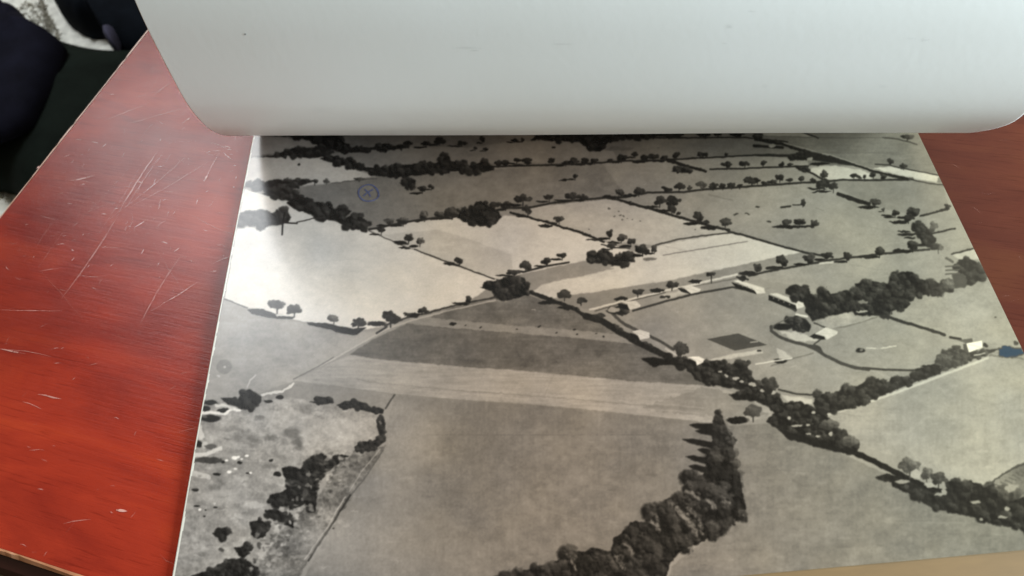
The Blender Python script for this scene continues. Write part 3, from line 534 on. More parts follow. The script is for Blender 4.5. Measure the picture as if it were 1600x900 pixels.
hedge([(831, 461), (848, 467), (864, 473), (884, 480), (900, 487), (915, 497)], 6, bumps=.8); hedge([(915, 497), (940, 504), (962, 518), (980, 528), (1000, 540), (1024, 551), (1046, 562)], 10, bumps=1.3); blob(858, 476, 17, 3, 48); blob(884, 485, 12, 2.6, 50)
tree(882, 463, 12, 8, 52, 84, sh=False); tree(909, 473, 8, 6, 48, 78, sh=False); blob(932, 500, 8, 6, 52, 3); tree(937, 497, 9, 6, 50, 78, sh=False, trunk=False)
# trees along the left pale field
field([(391, 489), (413, 488), (440, 498), (464, 501), (460, 503.5), (424, 502), (398, 496)], 38, j=1.5); tree(437, 483, 15, 10, 50, 92, sh=False); tree(463, 489, 13, 9, 48, 88, sh=False); blob(441, 497, 6, 2.5, 195)
field([(482, 508), (510, 509), (530, 513), (555, 517), (575, 515), (560, 527), (540, 526), (515, 518), (485, 512)], 38, j=1.5); tree(524, 502, 12, 8, 66, 108, sh=False); tree(562, 507, 13, 9, 44, 76, sh=False); blob(591, 509, 16, 4, 46); tree(612, 499, 16, 12, 40, 66, sh=False); tree(638, 494, 7, 3, sh=False)
stroke([(356, 473), (375, 481), (391, 487)], 1.6, 75)
# --- school buildings and playing field
stroke([(989, 489), (1033, 476), (1082, 463), (1144, 452), (1166, 456)], 3.4, 70, j=.8); stroke([(953, 489), (964, 500), (975, 509), (996, 520)], 5, 84); stroke([(1016, 529), (1034, 538), (1052, 549)], 4.5, 80); stroke([(1203, 468), (1242, 488)], 4.5, 72)
clump([(945, 488), (965, 480), (984, 486), (972, 496), (958, 494)], dark=46, light=66, r=3.5); blob(959, 487, 10, 4, 160, 2)
field([(1104, 533), (1153, 524), (1198, 542), (1147, 551)], 84, j=.4, tex=3); stroke([(1172, 538), (1183, 537)], 1.8, 165, j=.2)
field([(1033, 464), (1064, 457), (1078, 461), (1042, 469)], 180); field([(1104, 566), (1151, 555), (1189, 549), (1192, 555), (1150, 562), (1111, 569)], 196, j=1.5, alpha=.8); blob(1186, 552, 4, 1.6, 55)
def hut(roof, wall, r=204, dk=46): 
    field(wall, dk, j=.4, tex=2); field(roof, r, j=.5, tex=5); n_ = len(roof)//2; a_, b_ = roof[0], roof[n_]
    c_ = np.mean(roof, 0); stroke([tuple(.75*np.array(a_)+.25*c_), tuple(c_), tuple(.75*np.array(b_)+.25*c_)], 1.2, 176, j=.5, alpha=.55); stroke([roof[-1], roof[0]], 1.0, 120, j=.5, alpha=.6)
hut([(969, 475), (993, 473), (1001, 480), (1000, 483), (984, 487), (980, 479)], [(966, 477), (980, 479), (984, 488), (974, 486), (966, 482)]); hut([(1062, 451), (1082, 450), (1095, 455), (1093, 459), (1080, 462), (1069, 454)], [(1058, 453), (1070, 455), (1080, 463), (1064, 459)])
hut([(1144, 442), (1153, 441), (1193, 453), (1195, 461), (1182, 462), (1178, 457)], [(1142, 444), (1149, 446), (1178, 456), (1182, 463), (1150, 453)]); hut([(1200, 462), (1213, 461), (1255, 477), (1257, 482), (1244, 486), (1242, 480)], [(1200, 464), (1242, 480), (1244, 487), (1225, 482), (1200, 472)])
hut([(987, 521), (1000, 518), (1015, 523), (1015, 531), (1000, 534), (997, 528)], [(984, 523), (997, 527), (1000, 535), (986, 531)]); blob(1044, 467, 4, 2, 60); blob(1035, 468, 6, 2.5, 60)
for x, y in ((1153, 447), (1160, 450), (1167, 452), (1174, 455), (1208, 469), (1216, 472), (1224, 475), (1233, 479)): blob(x, y, 1.2, 1.5, 120, .3)
stroke([(1156, 440), (1151, 436), (1168, 440)], 3, 60); blob(1161, 438, 5, 4, 55)
# wood behind the huts
clump([(215, 330), (280, 300), (380, 330), (390, 370), (440, 370), (470, 340), (510, 345), (530, 370), (590, 365), (630, 340), (680, 360), (700, 340), (690, 300), (740, 285), (850, 290), (920, 300), (960, 240), (1030, 215), (1100, 220), (1150, 270), (1230, 280), (1300, 300), (1350, 290), (1350, 350), (1270, 370), (1150, 385), (1050, 420), (1090, 440), (1060, 470), (950, 500), (930, 530), (700, 525), (680, 490), (620, 510), (540, 520), (470, 540), (400, 560), (350, 500), (340, 440), (215, 370)], h45, 42, 76, 7, j=2.5)
blob(750, 430, 9, 3, 130, o=h45); blob(740, 495, 9, 2, 165, o=h45)
stroke([(560, 610), (640, 600), (740, 570), (850, 535)], 1.8, 120, h45); field([(400, 570), (640, 500), (700, 540), (850, 535), (700, 580), (560, 610), (440, 620), (360, 600)], 172, h45, alpha=.6, j=3, tex=14); field([(160, 630), (300, 640), (440, 700), (300, 710)], 185, h45, j=3)
clump([(225, 540), (290, 520), (350, 550), (390, 600), (370, 640), (280, 635), (240, 600)], h45, 44, 84, 6); blob(190, 602, 15, 5.5, 44, 1.5, o=h45); stroke([(285, 515), (360, 530)], 3, 210, h45); stroke([(410, 575), (500, 610)], 2.5, 80, h45)
stroke([(110, 600), (110, 630), (160, 670), (250, 705), (350, 730), (430, 765), (480, 800), (600, 860), (700, 890), (790, 903)], 5, 78, h45, j=.6); stroke([(1347, 578), (1383, 581), (1424, 582), (1440, 580)], 3.4, 72, j=.5); field([(300, 725), (430, 730), (455, 745), (480, 800), (430, 770)], 76, h45, j=.6); stroke([(410, 725), (455, 690)], 2.6, 80, h45); stroke([(120, 595), (220, 545)], 1.6, 100, h45)
hut([(1272, 525), (1289, 514), (1308, 521), (1307, 525), (1291, 534), (1287, 529)], [(1264, 529), (1272, 524), (1287, 528), (1288, 534), (1270, 532)])
stroke([(900, 525), (1000, 560), (1150, 605), (1320, 662)], 4.6, 62, h45, j=1.2); stroke([(1482, 531), (1498, 534)], 4, 62); blob(735, 770, 8, 4, 52, 1.2, o=h45); blob(745, 768, 3, 3, 120, o=h45)
stroke([(780, 750), (860, 755), (980, 742)], 2, 195, h45, j=1.5); 
for k in range(14): a = k/13*math.pi*1.7-2.4; blob(1395+24*math.cos(a), 546+9*math.sin(a), 5, 1.6, 146, 1.5, alpha=.7)
stroke([(1204, 575), (1240, 563), (1270, 555)], 2, 110, alpha=.7); blob(1218, 567, 11, 4, 48, 2); stroke([(1180, 572), (1205, 568), (1236, 563)], 2, 205); field([(1212, 548), (1224, 552), (1236, 562), (1216, 564)], 195, j=3, alpha=.7); stroke([(1040, 548), (1060, 560), (1073, 565)], 3, 180)
# farm at the right
tree(1482, 447, 13, 10, 88, 118, sh=False, trunk=False); field([(1484, 434), (1500, 428), (1512, 446), (1505, 455), (1490, 455)], 84, j=1.5); clump([(1490, 420), (1496, 410), (1510, 408), (1522, 414), (1532, 424), (1538, 440), (1522, 446), (1512, 450), (1506, 436), (1494, 426)], dark=48, light=76, r=5.5)
for y in (421, 427, 433): stroke([(1475, y), (1496, y-1)], 2.2, 92, j=.6)
hedge([(1484, 402), (1500, 398), (1518, 393)], 2.6, tone=66); stroke([(1476, 408), (1486, 414)], 4, 100)
clump([(1456, 575), (1462, 560), (1475, 552), (1490, 545), (1510, 555), (1540, 550), (1560, 550), (1530, 562), (1500, 572), (1470, 585)], dark=66, light=104, r=4.5); field([(1493, 536), (1516, 533), (1517, 539), (1507, 541)], 100, j=.3); tree(1491, 548, 9, 5, 54, 74, sh=False, trunk=False)
hut([(1507, 541), (1531, 537), (1532, 548), (1511, 555)], [(1502, 542), (1508, 541), (1512, 556), (1503, 552)], 228, 90); tree(1475, 564, 15, 14, 74, 112, sh=False, trunk=False); blob(1452, 576, 16, 3, 54); blob(1536, 544, 5, 3, 66); blob(1584, 541, 5, 3, 80); stroke([(1519, 560), (1536, 556)], 1.8, 180)
field([(1556, 549), (1564, 546), (1593, 548), (1598, 558), (1578, 565), (1558, 562)], 84, j=3); field([(1557, 551), (1566, 546), (1580, 549), (1592, 549), (1597, 556), (1584, 562), (1570, 564), (1559, 560)], 1, j=3.5, tex=0, arr=blue); blob(1552, 501, 2.5, 1.2, 80)
stroke([(1290, 652), (1340, 636), (1400, 616), (1470, 590), (1540, 564)], 4, 200, alpha=.7, soft=2); stroke([(1545, 560), (1600, 566), (1700, 600)], 3, 90, j=3, alpha=.5)
clump([(1270, 633), (1273, 618), (1304, 617), (1318, 607), (1338, 607), (1356, 594), (1371, 594), (1384, 604), (1391, 593), (1407, 591), (1424, 593), (1429, 580), (1456, 575), (1470, 580), (1468, 588), (1430, 600), (1384, 617), (1340, 637), (1300, 648), (1276, 650)], dark=44, light=72, r=6.5)
# --- big hedgerow running south east
stroke([(1216, 612), (1247, 619), (1275, 620)], 3, 70); field([(1218, 620), (1268, 626), (1268, 634), (1240, 636)], 185, j=2)
clump([(1000, 564), (1016, 563), (1033, 567), (1060, 560), (1073, 563), (1090, 575), (1100, 568), (1125, 567), (1140, 575), (1150, 568), (1165, 570), (1168, 580), (1175, 592), (1190, 605), (1210, 615), (1225, 632), (1250, 630), (1270, 640), (1290, 652), (1300, 662), (1320, 680), (1340, 695), (1338, 706), (1320, 712), (1290, 703), (1250, 690), (1230, 683), (1213, 672), (1195, 660), (1210, 648), (1200, 638), (1180, 630), (1150, 628), (1137, 620), (1160, 613), (1130, 607), (1100, 602), (1082, 590), (1072, 578), (1050, 573), (1020, 573)], dark=40, light=70, r=5, dens=.8)
tree(1064, 547, 15, 13, 58, 90, sh=False); field([(1000, 563), (1020, 561), (1050, 566), (1070, 574), (1020, 574)], 42, j=1.5)
hut([(1073, 561), (1091, 560), (1100, 564), (1098, 569), (1089, 574), (1087, 568)], [(1068, 563), (1087, 568), (1088, 574), (1074, 570)], 222)
field([(780, 60), (1000, 140), (860, 200), (760, 160)], 170, m45, j=4, alpha=.0)
for x, y, rx, ry in ((1125, 584, 4, 1.6), (1135, 590, 3, 2), (1149, 594, 6, 2.6), (1158, 599, 3, 2), (1175, 604, 6, 3), (1190, 613, 5, 2.5), (1232, 655, 4, 2.6), (1244, 668, 9, 2), (1262, 667, 4, 1.6), (1262, 680, 4, 1.2), (1277, 684, 4, 1.5), (1296, 680, 3, 3), (1324, 690, 3, 3), (1270, 647, 4, 2), (1208, 617, 4, 3)): blob(x, y, rx, ry, 165, 2.5)
tree(1202, 604, 15, 13, 54, 84, sh=False); tree(1176, 646, 17, 12, 66, 98, sh=False); blob(1151, 659, 18, 6, 42); blob(1168, 622, 14, 4.5, 42); tree(1294, 668, 16, 11, 60, 96, sh=False, trunk=False); tree(1326, 692, 14, 11, 66, 104, sh=False, trunk=False); tree(1140, 577, 9, 7, 50, 78, sh=False); tree(1165, 571, 9, 6, 50, 78, sh=False)
field([(1213, 672), (1250, 682), (1290, 692), (1330, 712), (1300, 708), (1250, 694), (1230, 688)], 46, j=2); hedge([(1320, 704), (1349, 716), (1384, 733), (1422, 753), (1460, 769), (1490, 775)], 9, tone=46, bumps=.3)
clump([(470, 215), (560, 190), (640, 210), (760, 260), (900, 330), (980, 300), (960, 240), (1060, 240), (1180, 250), (1240, 280), (1300, 290), (1400, 340), (1460, 370), (1530, 355), (1900, 420), (1900, 700), (1530, 610), (1470, 570), (1300, 550), (1200, 510), (1000, 460), (850, 420), (760, 350), (690, 320), (600, 285), (590, 250), (500, 235)], o45, 46, 70, 8, j=2.5, dens=.45)
for x, y, rx, ry in ((1180, 390, 9, 2.2), (1400, 440, 4, 4), (1370, 495, 8, 2.2), (960, 318, 4, 4), (860, 265, 9, 4), (930, 338, 10, 2), (670, 245, 12, 3), (1215, 510, 3, 2.5), (1440, 290, 10, 6)): blob(x, y, rx, ry, 150, 2.5, o=o45)
tree(720, 140, 20, 14, 70, 108, o=o45, sh=False); blob(765, 195, 9, 8, 165, 3, o=o45); tree(840, 190, 13, 12, 76, 116, o=o45, sh=False); blob(862, 265, 8, 4, 165, 3, o=o45); tree(920, 225, 15, 11, 56, 84, o=o45, sh=False); tree(1110, 275, 16, 11, 48, 66, o=o45, sh=False, trunk=False)
tree(1400, 330, 22, 16, 70, 96, o=o45, sh=False, trunk=False); blob(1420, 295, 9, 6, 150, 3, o=o45); stroke([(1240, 285), (1350, 215), (1440, 160), (1530, 115)], 4, 88, o45, j=3)
for k in range(9): stroke([(1300+k*28, 285-k*16), (1340+k*30, 300-k*14)], 2.5, 96, o45, j=2, alpha=.6)
# --- row of tall trees and wood, bottom centre
for tip, root in (((430, 480), (600, 495)), ((478, 520), (620, 535)), ((378, 578), (630, 628)), ((490, 650), (620, 680)), ((404, 700), (600, 738)), ((430, 765), (560, 795)), ((385, 855), (560, 870))):
    t, r_ = cvt([tip, root], m45); n_ = np.array([-(r_[1]-t[1]), r_[0]-t[0]], float); n_ /= np.hypot(*n_)*-1+1e-9; wd = 5.4
    field([t, (t[0]*.7+r_[0]*.3-n_[0]*wd*.8, t[1]*.7+r_[1]*.3-n_[1]*wd*.8), (r_[0]-n_[0]*wd, r_[1]-n_[1]*wd), (r_[0]+n_[0]*wd, r_[1]+n_[1]*wd), (t[0]*.7+r_[0]*.3+n_[0]*wd*.8, t[1]*.7+r_[1]*.3+n_[1]*wd*.8)], 44, j=1.5, tex=3)
clump([(640, 378), (670, 420), (700, 500), (730, 560), (745, 640), (750, 720), (790, 850), (800, 920), (520, 920), (560, 790), (590, 690), (610, 600), (590, 560), (620, 520), (600, 450)], m45, 44, 70, 5.5, j=2.5)
clump([(60, 775), (150, 740), (240, 735), (320, 680), (360, 640), (460, 650), (500, 630), (620, 650), (635, 570), (710, 520), (740, 465), (860, 465), (840, 430), (840, 360), (940, 370), (950, 330), (1000, 310), (1060, 300), (1110, 265), (1060, 220), (1080, 190), (1190, 180), (1240, 100), (1260, 15), (1375, 0), (1390, 130), (1430, 250), (1465, 380), (1440, 440), (1370, 490), (1270, 555), (1200, 590), (1060, 650), (990, 720), (970, 800), (900, 1240), (-600, 1240), (-200, 900)], l40, 36, 84, 12, j=3)
for x, y, r_, l_ in ((1130, 290, 10, 130), (1080, 400, 10, 128), (1095, 440, 9, 122), (1150, 530, 10, 126), (1160, 560, 8, 120), (900, 490, 10, 122), (1240, 355, 9, 118), (1320, 350, 9, 92), (740, 610, 12, 88), (670, 690, 9, 110), (360, 690, 7, 120), (1180, 400, 10, 96), (1080, 360, 9, 110), (1200, 300, 8, 92), (820, 560, 8, 80), (1000, 590, 10, 78), (500, 690, 9, 82), (820, 700, 9, 84), (1430, 430, 5, 130), (1390, 465, 5, 130), (600, 740, 9, 90)):
    x, y = cvt([(x, y)], l40)[0]
    for _ in range(4): lump(x+rng.normal(0, r_*.45), y+rng.normal(0, r_*.45), r_*rng.uniform(.4, .75), 46, l_)
for P_, w_ in (([(1072, 768), (1082, 772), (1090, 782)], 7), ([(1104, 784), (1112, 790), (1115, 797)], 6), ([(1058, 796), (1068, 808), (1076, 820), (1086, 836)], 8), ([(1080, 798), (1090, 812), (1097, 828)], 5), ([(1018, 818), (1026, 822), (1030, 830)], 7), ([(1128, 786), (1140, 788)], 5), ([(974, 850), (984, 856), (990, 866)], 6), ([(1040, 786), (1050, 792)], 5), ([(888, 866), (893, 880), (900, 890)], 4), ([(962, 872), (970, 880), (974, 890)], 6)):
    w = win(P_, 12); X, Y = coords(w, 4.5); m = np.clip((w_/2-seg_d(X, Y, P_))/2.2+.5, 0, 1)*np.clip(.75+EM[w]*.9, 0, 1); cv[w] = cv[w]*(1-m)+(116+EM[w]*26)*m
stroke([(1131, 655), (1137, 673), (1146, 695), (1152, 720), (1158, 750), (1166, 790)], 3.5, 118, alpha=.5, j=3)
# --- rough ground, lower left
blob(385, 85, 12.5, 11.5, 138, .6, .12, o=i45); blob(388, 85, 2, 2, 185, .5, o=i45); stroke([(602, 140), (565, 180), (545, 225)], 2.2, 190, i45); blob(345, 150, 2.5, 1.6, 195, o=i45)
clump([(355, 300), (420, 300), (480, 310), (510, 255), (560, 240), (620, 270), (645, 290), (640, 330), (560, 380), (520, 382), (440, 352), (380, 325)], i45, 30, 50, 5, j=1.5)
for x, y, rx, ry in ((290, 335, 11, 4), (375, 388, 10, 4), (250, 378, 9, 5), (290, 445, 16, 6), (690, 325, 7, 2.4), (770, 295, 6, 3.6), (205, 625, 6, 6), (330, 830, 6, 2.2), (375, 742, 4, 2.6), (490, 748, 5, 2.5), (750, 830, 6, 4), (705, 732, 3, 2.4), (550, 823, 4, 1.5)): blob(x, y, rx, ry, 44, 2, o=i45)
stroke([(228, 408), (320, 402), (380, 412), (440, 378), (490, 390)], 4.5, 222, i45, j=2.5); stroke([(330, 350), (395, 355), (435, 378)], 4, 205, i45, j=3); stroke([(650, 275), (720, 268), (800, 245), (860, 195)], 4, 205, i45, j=3); stroke([(745, 360), (720, 450), (670, 510)], 3, 178, i45, j=2, alpha=.8)
stroke([(160, 700), (260, 695), (355, 655)], 6, 205, i45, j=2.5); stroke([(200, 500), (225, 575)], 9, 200, i45, j=3); stroke([(150, 820), (270, 850)], 8, 190, i45, j=2); blob(250, 630, 5, 6, 195, 2, o=i45); blob(270, 735, 24, 4.5, 78, 2.5, o=i45); blob(290, 640, 10, 4, 105, 2.5, o=i45)
for x, y, r_ in ((400, 735, 2.6), (455, 718, 5), (480, 712, 3), (540, 702, 3.2), (415, 815, 3.8), (460, 795, 3), (565, 820, 2.6), (505, 725, 2.2)): blob(x, y, r_, r_*.6, 236, .8, o=i45)
for x, y in ((348, 348), (235, 398)): blob(x, y, 2.4, 2.2, 236, .5, o=j50)
for x, y, rx, ry in ((200, 245, 6, 2.4), (355, 378, 3.5, 1.8), (278, 400, 1.6, 1.2), (268, 448, 2, 1.4), (210, 368, 5, 1.4), (130, 270, 2, 2)): blob(x, y, rx, ry, 40, 1, o=j50)
for x, y, rx, ry, t_ in ((480, 580, 10, 5, 128), (590, 595, 9, 4, 120), (715, 578, 11, 4, 118), (630, 440, 8, 3, 118), (400, 590, 8, 2, 125), (850, 540, 14, 8, 110), (890, 610, 10, 12, 104), (440, 510, 14, 5, 140), (690, 770, 16, 4, 126)): blob(x, y, rx, ry, t_, 4, .6, .8, o=i45)
clump([(965, 320), (1018, 318), (1020, 285), (1135, 296), (1145, 330), (1060, 342)], i45, 34, 52, 3.5, j=1.5); clump([(528, 637), (541, 630), (557, 629), (573, 633), (584, 641), (593, 639), (602, 643), (600, 649), (584, 648), (560, 642), (540, 640)], dark=34, light=52, r=3.5, j=1.2)
stroke([(618, 620), (604, 641)], 2.6, 84); clump([(593, 655), (600, 652), (604, 664), (604, 692), (591, 702), (580, 707), (560, 708), (557, 701), (566, 692), (584, 692), (594, 684), (591, 668)], dark=40, light=70, r=3.5, j=1.5); blob(596, 664, 2, 3, 110); 
clump([(443, 733), (459, 732), (474, 736), (479, 729), (488, 718), (510, 716), (519, 724), (537, 713), (548, 713), (532, 727), (519, 736), (505, 744), (500, 760), (498, 780), (495, 800), (485, 803), (478, 790), (465, 797), (455, 795), (440, 795), (420, 785), (425, 776), (440, 774), (450, 768), (452, 757), (446, 745)], dark=32, light=56, r=6, j=3)
for P_ in ([(418, 800), (434, 798), (450, 806), (462, 820), (462, 828), (450, 824), (434, 818), (420, 810)], [(393, 818), (410, 814), (422, 822), (418, 840), (406, 845), (398, 838)], [(336, 836), (358, 826), (362, 830), (356, 846), (346, 845)], [(368, 858), (398, 852), (390, 870), (382, 876)], [(308, 900), (340, 890), (358, 880), (382, 874), (406, 888), (398, 1000), (290, 1000)]): clump(P_, dark=34, light=58, r=5, j=2.5)
for x, y, rx, ry, t_ in ((452, 800, 3, 8, 180), (465, 810, 4, 6, 190), (456, 818, 3, 3, 200), (436, 828, 4, 8, 190), (415, 862, 8, 9, 180), (425, 850, 4, 6, 185), (408, 855, 4, 5, 70), (350, 862, 5, 3, 60), (480, 775, 5, 8, 100), (400, 878, 4, 4, 60), (430, 838, 5, 3, 90), (470, 760, 5, 6, 64), (350, 780, 30, 14, 176), (400, 792, 20, 6, 190)): blob(x, y, rx, ry, t_, 4, .5, .75)
for _ in range(150):
    t = rng.uniform(); x = 540*(1-t)+400*t+rng.normal(0, 17); y = 720*(1-t)+890*t+rng.normal(0, 10); blob(x, y, rng.uniform(2, 5), rng.uniform(1.5, 4), rng.choice([70, 95, 175, 190]), 3, .5, .5)
m_ = soften(inpoly(*coords((slice(0, CH*Q), slice(0, 900)), 6), [(318, 650), (400, 630), (480, 632), (560, 646), (600, 690), (560, 760), (480, 880), (400, 1000), (260, 1000)]).astype(float), 8); cv[:, :900] += m_*EM[:, :900]*6
for _ in range(90): blob(rng.uniform(300, 560), rng.uniform(640, 890), rng.uniform(4, 12), rng.uniform(1.2, 3), rng.choice([115, 130, 180, 190]), 4, .7, .4)
stroke([(600, 706), (575, 745), (551, 775)], 2.2, 100, alpha=.8); stroke([(549, 776), (519, 824), (500, 852), (484, 878)], 3, 62, j=.8); stroke([(541, 779), (512, 828), (478, 876)], 2, 186, alpha=.7, j=1.5); stroke([(595, 705), (566, 740), (548, 770)], 1.6, 190, alpha=.5); blob(523, 827.5, 2, 1.4, 35, .3)
# glare haze and its darker falloff painted into the big field, plough lines
blob(735, 705, 45, 70, 118, 14, 1.0, .45); blob(770, 650, 60, 20, 124, 12, 1.0, .4); blob(520, 850, 50, 40, 162, 14, 1.0, .5); blob(650, 680, 45, 30, 158, 12, 1, .4)
cv += VN*4.5*(np.arange(CH*Q)[:, None] > (620-Y0)*Q)
cv += (M2*3.0+MN*2.5+HN*3)*np.clip((cv-80)/60, 0, 1); cv = soften(cv, 4); blue = soften(np.clip(blue, 0, 1), 2); cv += FN*1.5
# ------------------------------------------------------------------ the photograph print
UL, UR, VB, VT = -.5711, .5577, .2374, 1.46
def wave(u, v):                                         # height (units of S) of the slightly curled print above the table
    e = np.clip((v-VB)/.25, 0, 1); l = (u-UL)/(UR-UL)
    return .0036+.0022*np.sin(3.1*v+1.2*u)*e+.006*np.exp(-(l/.16)**2)*np.exp(-((v-.62)/.42)**2)+.003*np.exp(-((1-l)/.1)**2)
def rows(): return np.concatenate([VB+(1.13-VB)*np.linspace(0, 1, 800)**1.06, np.linspace(1.14, VT, 30)])
def cols(): return np.linspace(UL, UR, 1180)
u, v = np.meshgrid(cols(), rows()); Zp = wave(u, v)
# where each point of the print lies in the tracing
W3 = np.stack([u, v, -np.ones_like(u)], -1); cx_, cy_, cz_ = W3@np.array([H_[0], V_[0], N_[0]]), W3@np.array([H_[1], V_[1], N_[1]]), W3@np.array([H_[2], V_[2], N_[2]])
fx = (F_*cx_/cz_+800-X0)*Q; fy = (F_*cy_/cz_+450-Y0)*Q; fx = np.clip(fx, 0, CW*Q-2.01); fy = np.clip(fy, 0, CH*Q-2.01); ix, iy = fx.astype(int), fy.astype(int); ax_, ay_ = fx-ix, fy-iy
samp = lambda a: (a[iy, ix]*(1-ax_)+a[iy, ix+1]*ax_)*(1-ay_)+(a[iy+1, ix]*(1-ax_)+a[iy+1, ix+1]*ax_)*ay_
g = samp(cv); bl = samp(blue); lin = np.minimum(s2l(np.clip(g, 5, 250))**1.2*.91, .74)
edge = np.abs(np.interp(v[:, 0], np.linspace(VB, VT, 90), rng.uniform(.0008, .0032, 90)))[:, None]
isb = (u-UL < edge)
tw = samp(HN); sepia = np.exp(-((u+.05)/.26)**2)*.9; right = np.clip((u-.12)/.3, 0, 1); left = np.clip((-.22-u)/.2, 0, 1)      # warm tint varies across the width, brownest in the middle
rgb = np.stack([lin*(1.07+.03*tw+.03*sepia), lin*(.875-.085*sepia+.045*right+.055*left), lin*(.70-.04*tw-.11*sepia-.02*right+.13*left)], -1)
rgb = rgb*(1-bl[..., None])+np.array([.018, .036, .055])*bl[..., None]; rgb[isb] = (.66, .62, .54)
ye = np.clip((u-(UR-.05-.0*v))/.05, 0, 1)[..., None]*.35; rgb = rgb*(1-ye)+rgb*np.array([1.06, 1.0, .84])*ye
photo = empty('aerial_photograph', (0, VB*S, 0)); tag(photo, 'black and white aerial photograph of fields and hedges lying flat on the red table', 'photograph')
me = grid_mesh(u*S, v*S, Zp*S); ca = me.color_attributes.new('picture', 'FLOAT_COLOR', 'POINT')
ca.data.foreach_set('color', np.concatenate([rgb, np.ones((*g.shape, 1))], -1).astype(np.float32).ravel())
obj('printed_picture', me, M_print, photo)
def backing():                                          # the paper's body, a hair wider than the picture, with its white cut edge
    us, vs_ = np.linspace(UL-.0010, UR+.0002, 60), np.linspace(VB+.0004, VT+.001, 60); U, V2 = np.meshgrid(us, vs_); Zb = wave(U, V2)-.0004
    top = np.stack([U, V2, Zb], -1).reshape(-1, 3); bot = top-np.array([0, 0, .0012]); n = 60; N = n*n; f = []
    for i in range(n-1):
        for j in range(n-1): a = i*n+j; f += [(a, a+1, a+n+1, a+n), (N+a, N+a+n, N+a+n+1, N+a+1)]
    per = [j for j in range(n)]+[i*n+n-1 for i in range(1, n)]+[(n-1)*n+j for j in range(n-2, -1, -1)]+[i*n for i in range(n-2, 0, -1)]
    for a, b in zip(per, per[1:]+per[:1]): f.append((a, N+a, N+b, b))
    return mesh(np.concatenate([top, bot])*S, f)
obj('paper_base', backing(), M_edge, photo)
def ink():
    V = []; Fc = []; r = random.Random(3)
    def line(P, w):
        base = len(V)
        for i, p in enumerate(P):
            a = np.array(px(*P[max(i-1, 0)])[:2]); b = np.array(px(*P[min(i+1, len(P)-1)])[:2]); c = np.array(px(*p)[:2]); d = b-a; d /= np.linalg.norm(d)+1e-12; q = np.array([-d[1], d[0]])*w*r.uniform(.75, 1.15)/2
            for s in (-1, 1): e = c+q*s; V.append((*e, float(wave(e[0]/S, e[1]/S))*S+.00012))
            if i: k = base+2*i; Fc.append((k-2, k-1, k+1, k))
    line([(577.5+15.6*math.cos(t)+.6*math.sin(3*t), 305.5+13*math.sin(t)+.5*math.cos(2*t)) for t in np.linspace(0.2, 6.7, 60)], .0010)
    line([(569.5, 310), (576, 304), (584.5, 299.5)], .0011); line([(571.5, 299.5), (577, 304), (580.5, 311)], .0011)
    return mesh(V, Fc)
obj('ink_cross_mark', ink(), M_ink, photo, False)
# tan card peeping out below the photograph
cu0, cu1 = (.02, VB-.0226), (.62, VB-.0300)
cm = box(.0, .0, .0, .70*S, .2*S, .0007, .0002, 1); card = obj('tan_card', cm, M_card, None, False)
card.location = (-.02*S, (VB-.0235)*S, .0002); card.rotation_euler = (0, 0, math.radians(-.9)); tag(card, 'plain tan card showing as a strip under the near edge of the photograph', 'card')
# ------------------------------------------------------------------ white sheet curling over the top
Lp = [(1.34, .016), (1.22, .014), (1.12, .026), (1.055, .055), (1.0143, .0913), (.9890, .1240), (.9722, .1556), (.9621, .2003), (.9626, .2340), (.9675, .2700), (.9745, .3100), (.9830, .3520), (.998, .395), (1.035, .465), (1.10, .53), (1.20, .575), (1.31, .555), (1.39, .47), (1.42, .35), (1.40, .22), (1.34, .11), (1.25, .045), (1.17, .032)]
Rp = [(1.15, .016), (1.03, .014), (.92, .026), (.848, .060), (.7895, .1039), (.7529, .1429), (.7217, .1808), (.7004, .2128), (.6880, .2450), (.6835, .2850), (.6860, .3300), (.6950, .3800), (.715, .430), (.76, .50), (.84, .56), (.95, .59), (1.06, .565), (1.15, .48), (1.19, .36), (1.18, .23), (1.13, .12), (1.05, .05), (.97, .035)]
def crom(P, m=8):
    P = np.array(P); P = np.vstack([2*P[0]-P[1], P, 2*P[-1]-P[-2]]); out = []
    for i in range(1, len(P)-2):
        for t in np.arange(m)/m: out.append(.5*((2*P[i])+(-P[i-1]+P[i+1])*t+(2*P[i-1]-5*P[i]+4*P[i+1]-P[i+2])*t*t+(-P[i-1]+3*P[i]-3*P[i+1]+P[i+2])*t**3))
    out.append(P[-2]); return np.array(out)
def smooth1(a, n=6):
    a = a.copy()
    for _ in range(n): a[1:-1] = (a[:-2]+2*a[1:-1]+a[2:])/4
    return a
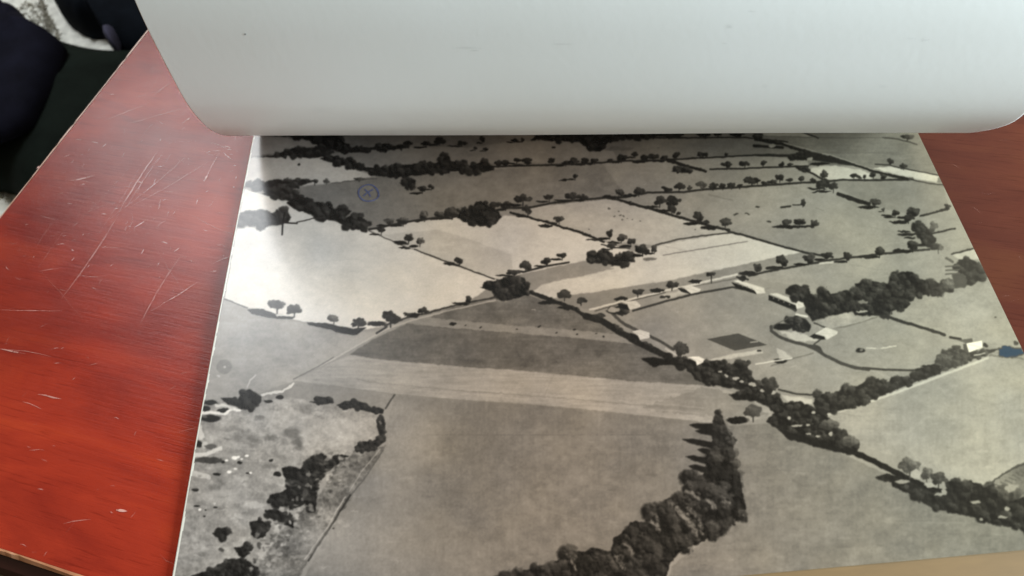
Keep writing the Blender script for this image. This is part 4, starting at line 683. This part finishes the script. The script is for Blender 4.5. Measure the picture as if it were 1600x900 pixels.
def sheet():
    L, R_ = smooth1(crom(Lp)), smooth1(crom(Rp)); tt = np.concatenate([[0, .0008], np.linspace(.01, .99, 88), [.9992, 1]])[:, None]
    vv = L[:, 0][None]*(1-tt)+R_[:, 0][None]*tt; zz = L[:, 1][None]*(1-tt)+R_[:, 1][None]*tt; uu = np.repeat(UL+(UR-UL)*tt, L.shape[0], 1)
    zz = zz+.0010*np.sin(tt*9+1)*np.sin(np.linspace(0, 6, L.shape[0]))[None]
    return grid_mesh(uu*S, vv*S, zz*S)
sh = obj('curled_paper', sheet(), M_paper); tag(sh, 'large blank white paper sheet curling up over the far end of the aerial photograph', 'paper sheet')
so = sh.modifiers.new('thickness', 'SOLIDIFY'); so.thickness = .0006; so.offset = 0
from mathutils.bvhtree import BVHTree
bvh = BVHTree.FromPolygons([v_.co[:] for v_ in sh.data.vertices], [tuple(p.vertices) for p in sh.data.polygons])
def mark(x, y, rx, ry, mat, fade, n=12):
    o_ = Vector((0, 0, S)); V = []; r = random.Random(int(x*7+y))
    for k in range(-1, n):
        a = 6.283*k/n; q = 0 if k < 0 else r.uniform(.7, 1.2); P = Vector(px(x+rx*q*math.cos(a), y+ry*q*math.sin(a)))
        h = bvh.ray_cast(o_, (P-o_).normalized()); V.append(h[0]-(P-o_).normalized()*.0007)
    me = mesh(V, [(0, i, i % n+1) for i in range(1, n+1)]); at = me.attributes.new('fade', 'FLOAT', 'POINT')
    at.data.foreach_set('value', np.array([fade]+[0 if fade < .9 else fade]*n, np.float32)); o = obj('speck', me, mat, sh, False); o.matrix_parent_inverse = Matrix()
def smudge_mat():
    k = NT('faint_smudge'); k.b.inputs['Base Color'].default_value = (.16, .16, .15, 1); k.b.inputs['Roughness'].default_value = .8
    at = k.n('ShaderNodeAttribute'); at.attribute_name = 'fade'; k.l(at.outputs['Fac'], k.b.inputs['Alpha']); return k.m
M_smudge = smudge_mat()
mark(383, 53.5, 3.2, 2.2, M_smudge, .85)
for x, y, rx, ry, f in ((728, 75, 26, 2.5, .16), (742, 79, 10, 2, .25), (880, 69, 22, 2, .20), (1140, 42, 7, 3.5, .28), (1132, 68, 7, 2, .12), (1174, 18, 9, 2, .16), (1445, 63, 10, 2.4, .22), (1424, 60, 12, 2, .12), (1195, 135, 8, 5, .08), (1380, 135, 12, 4, .08), (500, 172, 30, 8, .05)): mark(x, y, rx, ry, M_smudge, f*.55)
# ------------------------------------------------------------------ end
scene.render.engine = 'CYCLES'
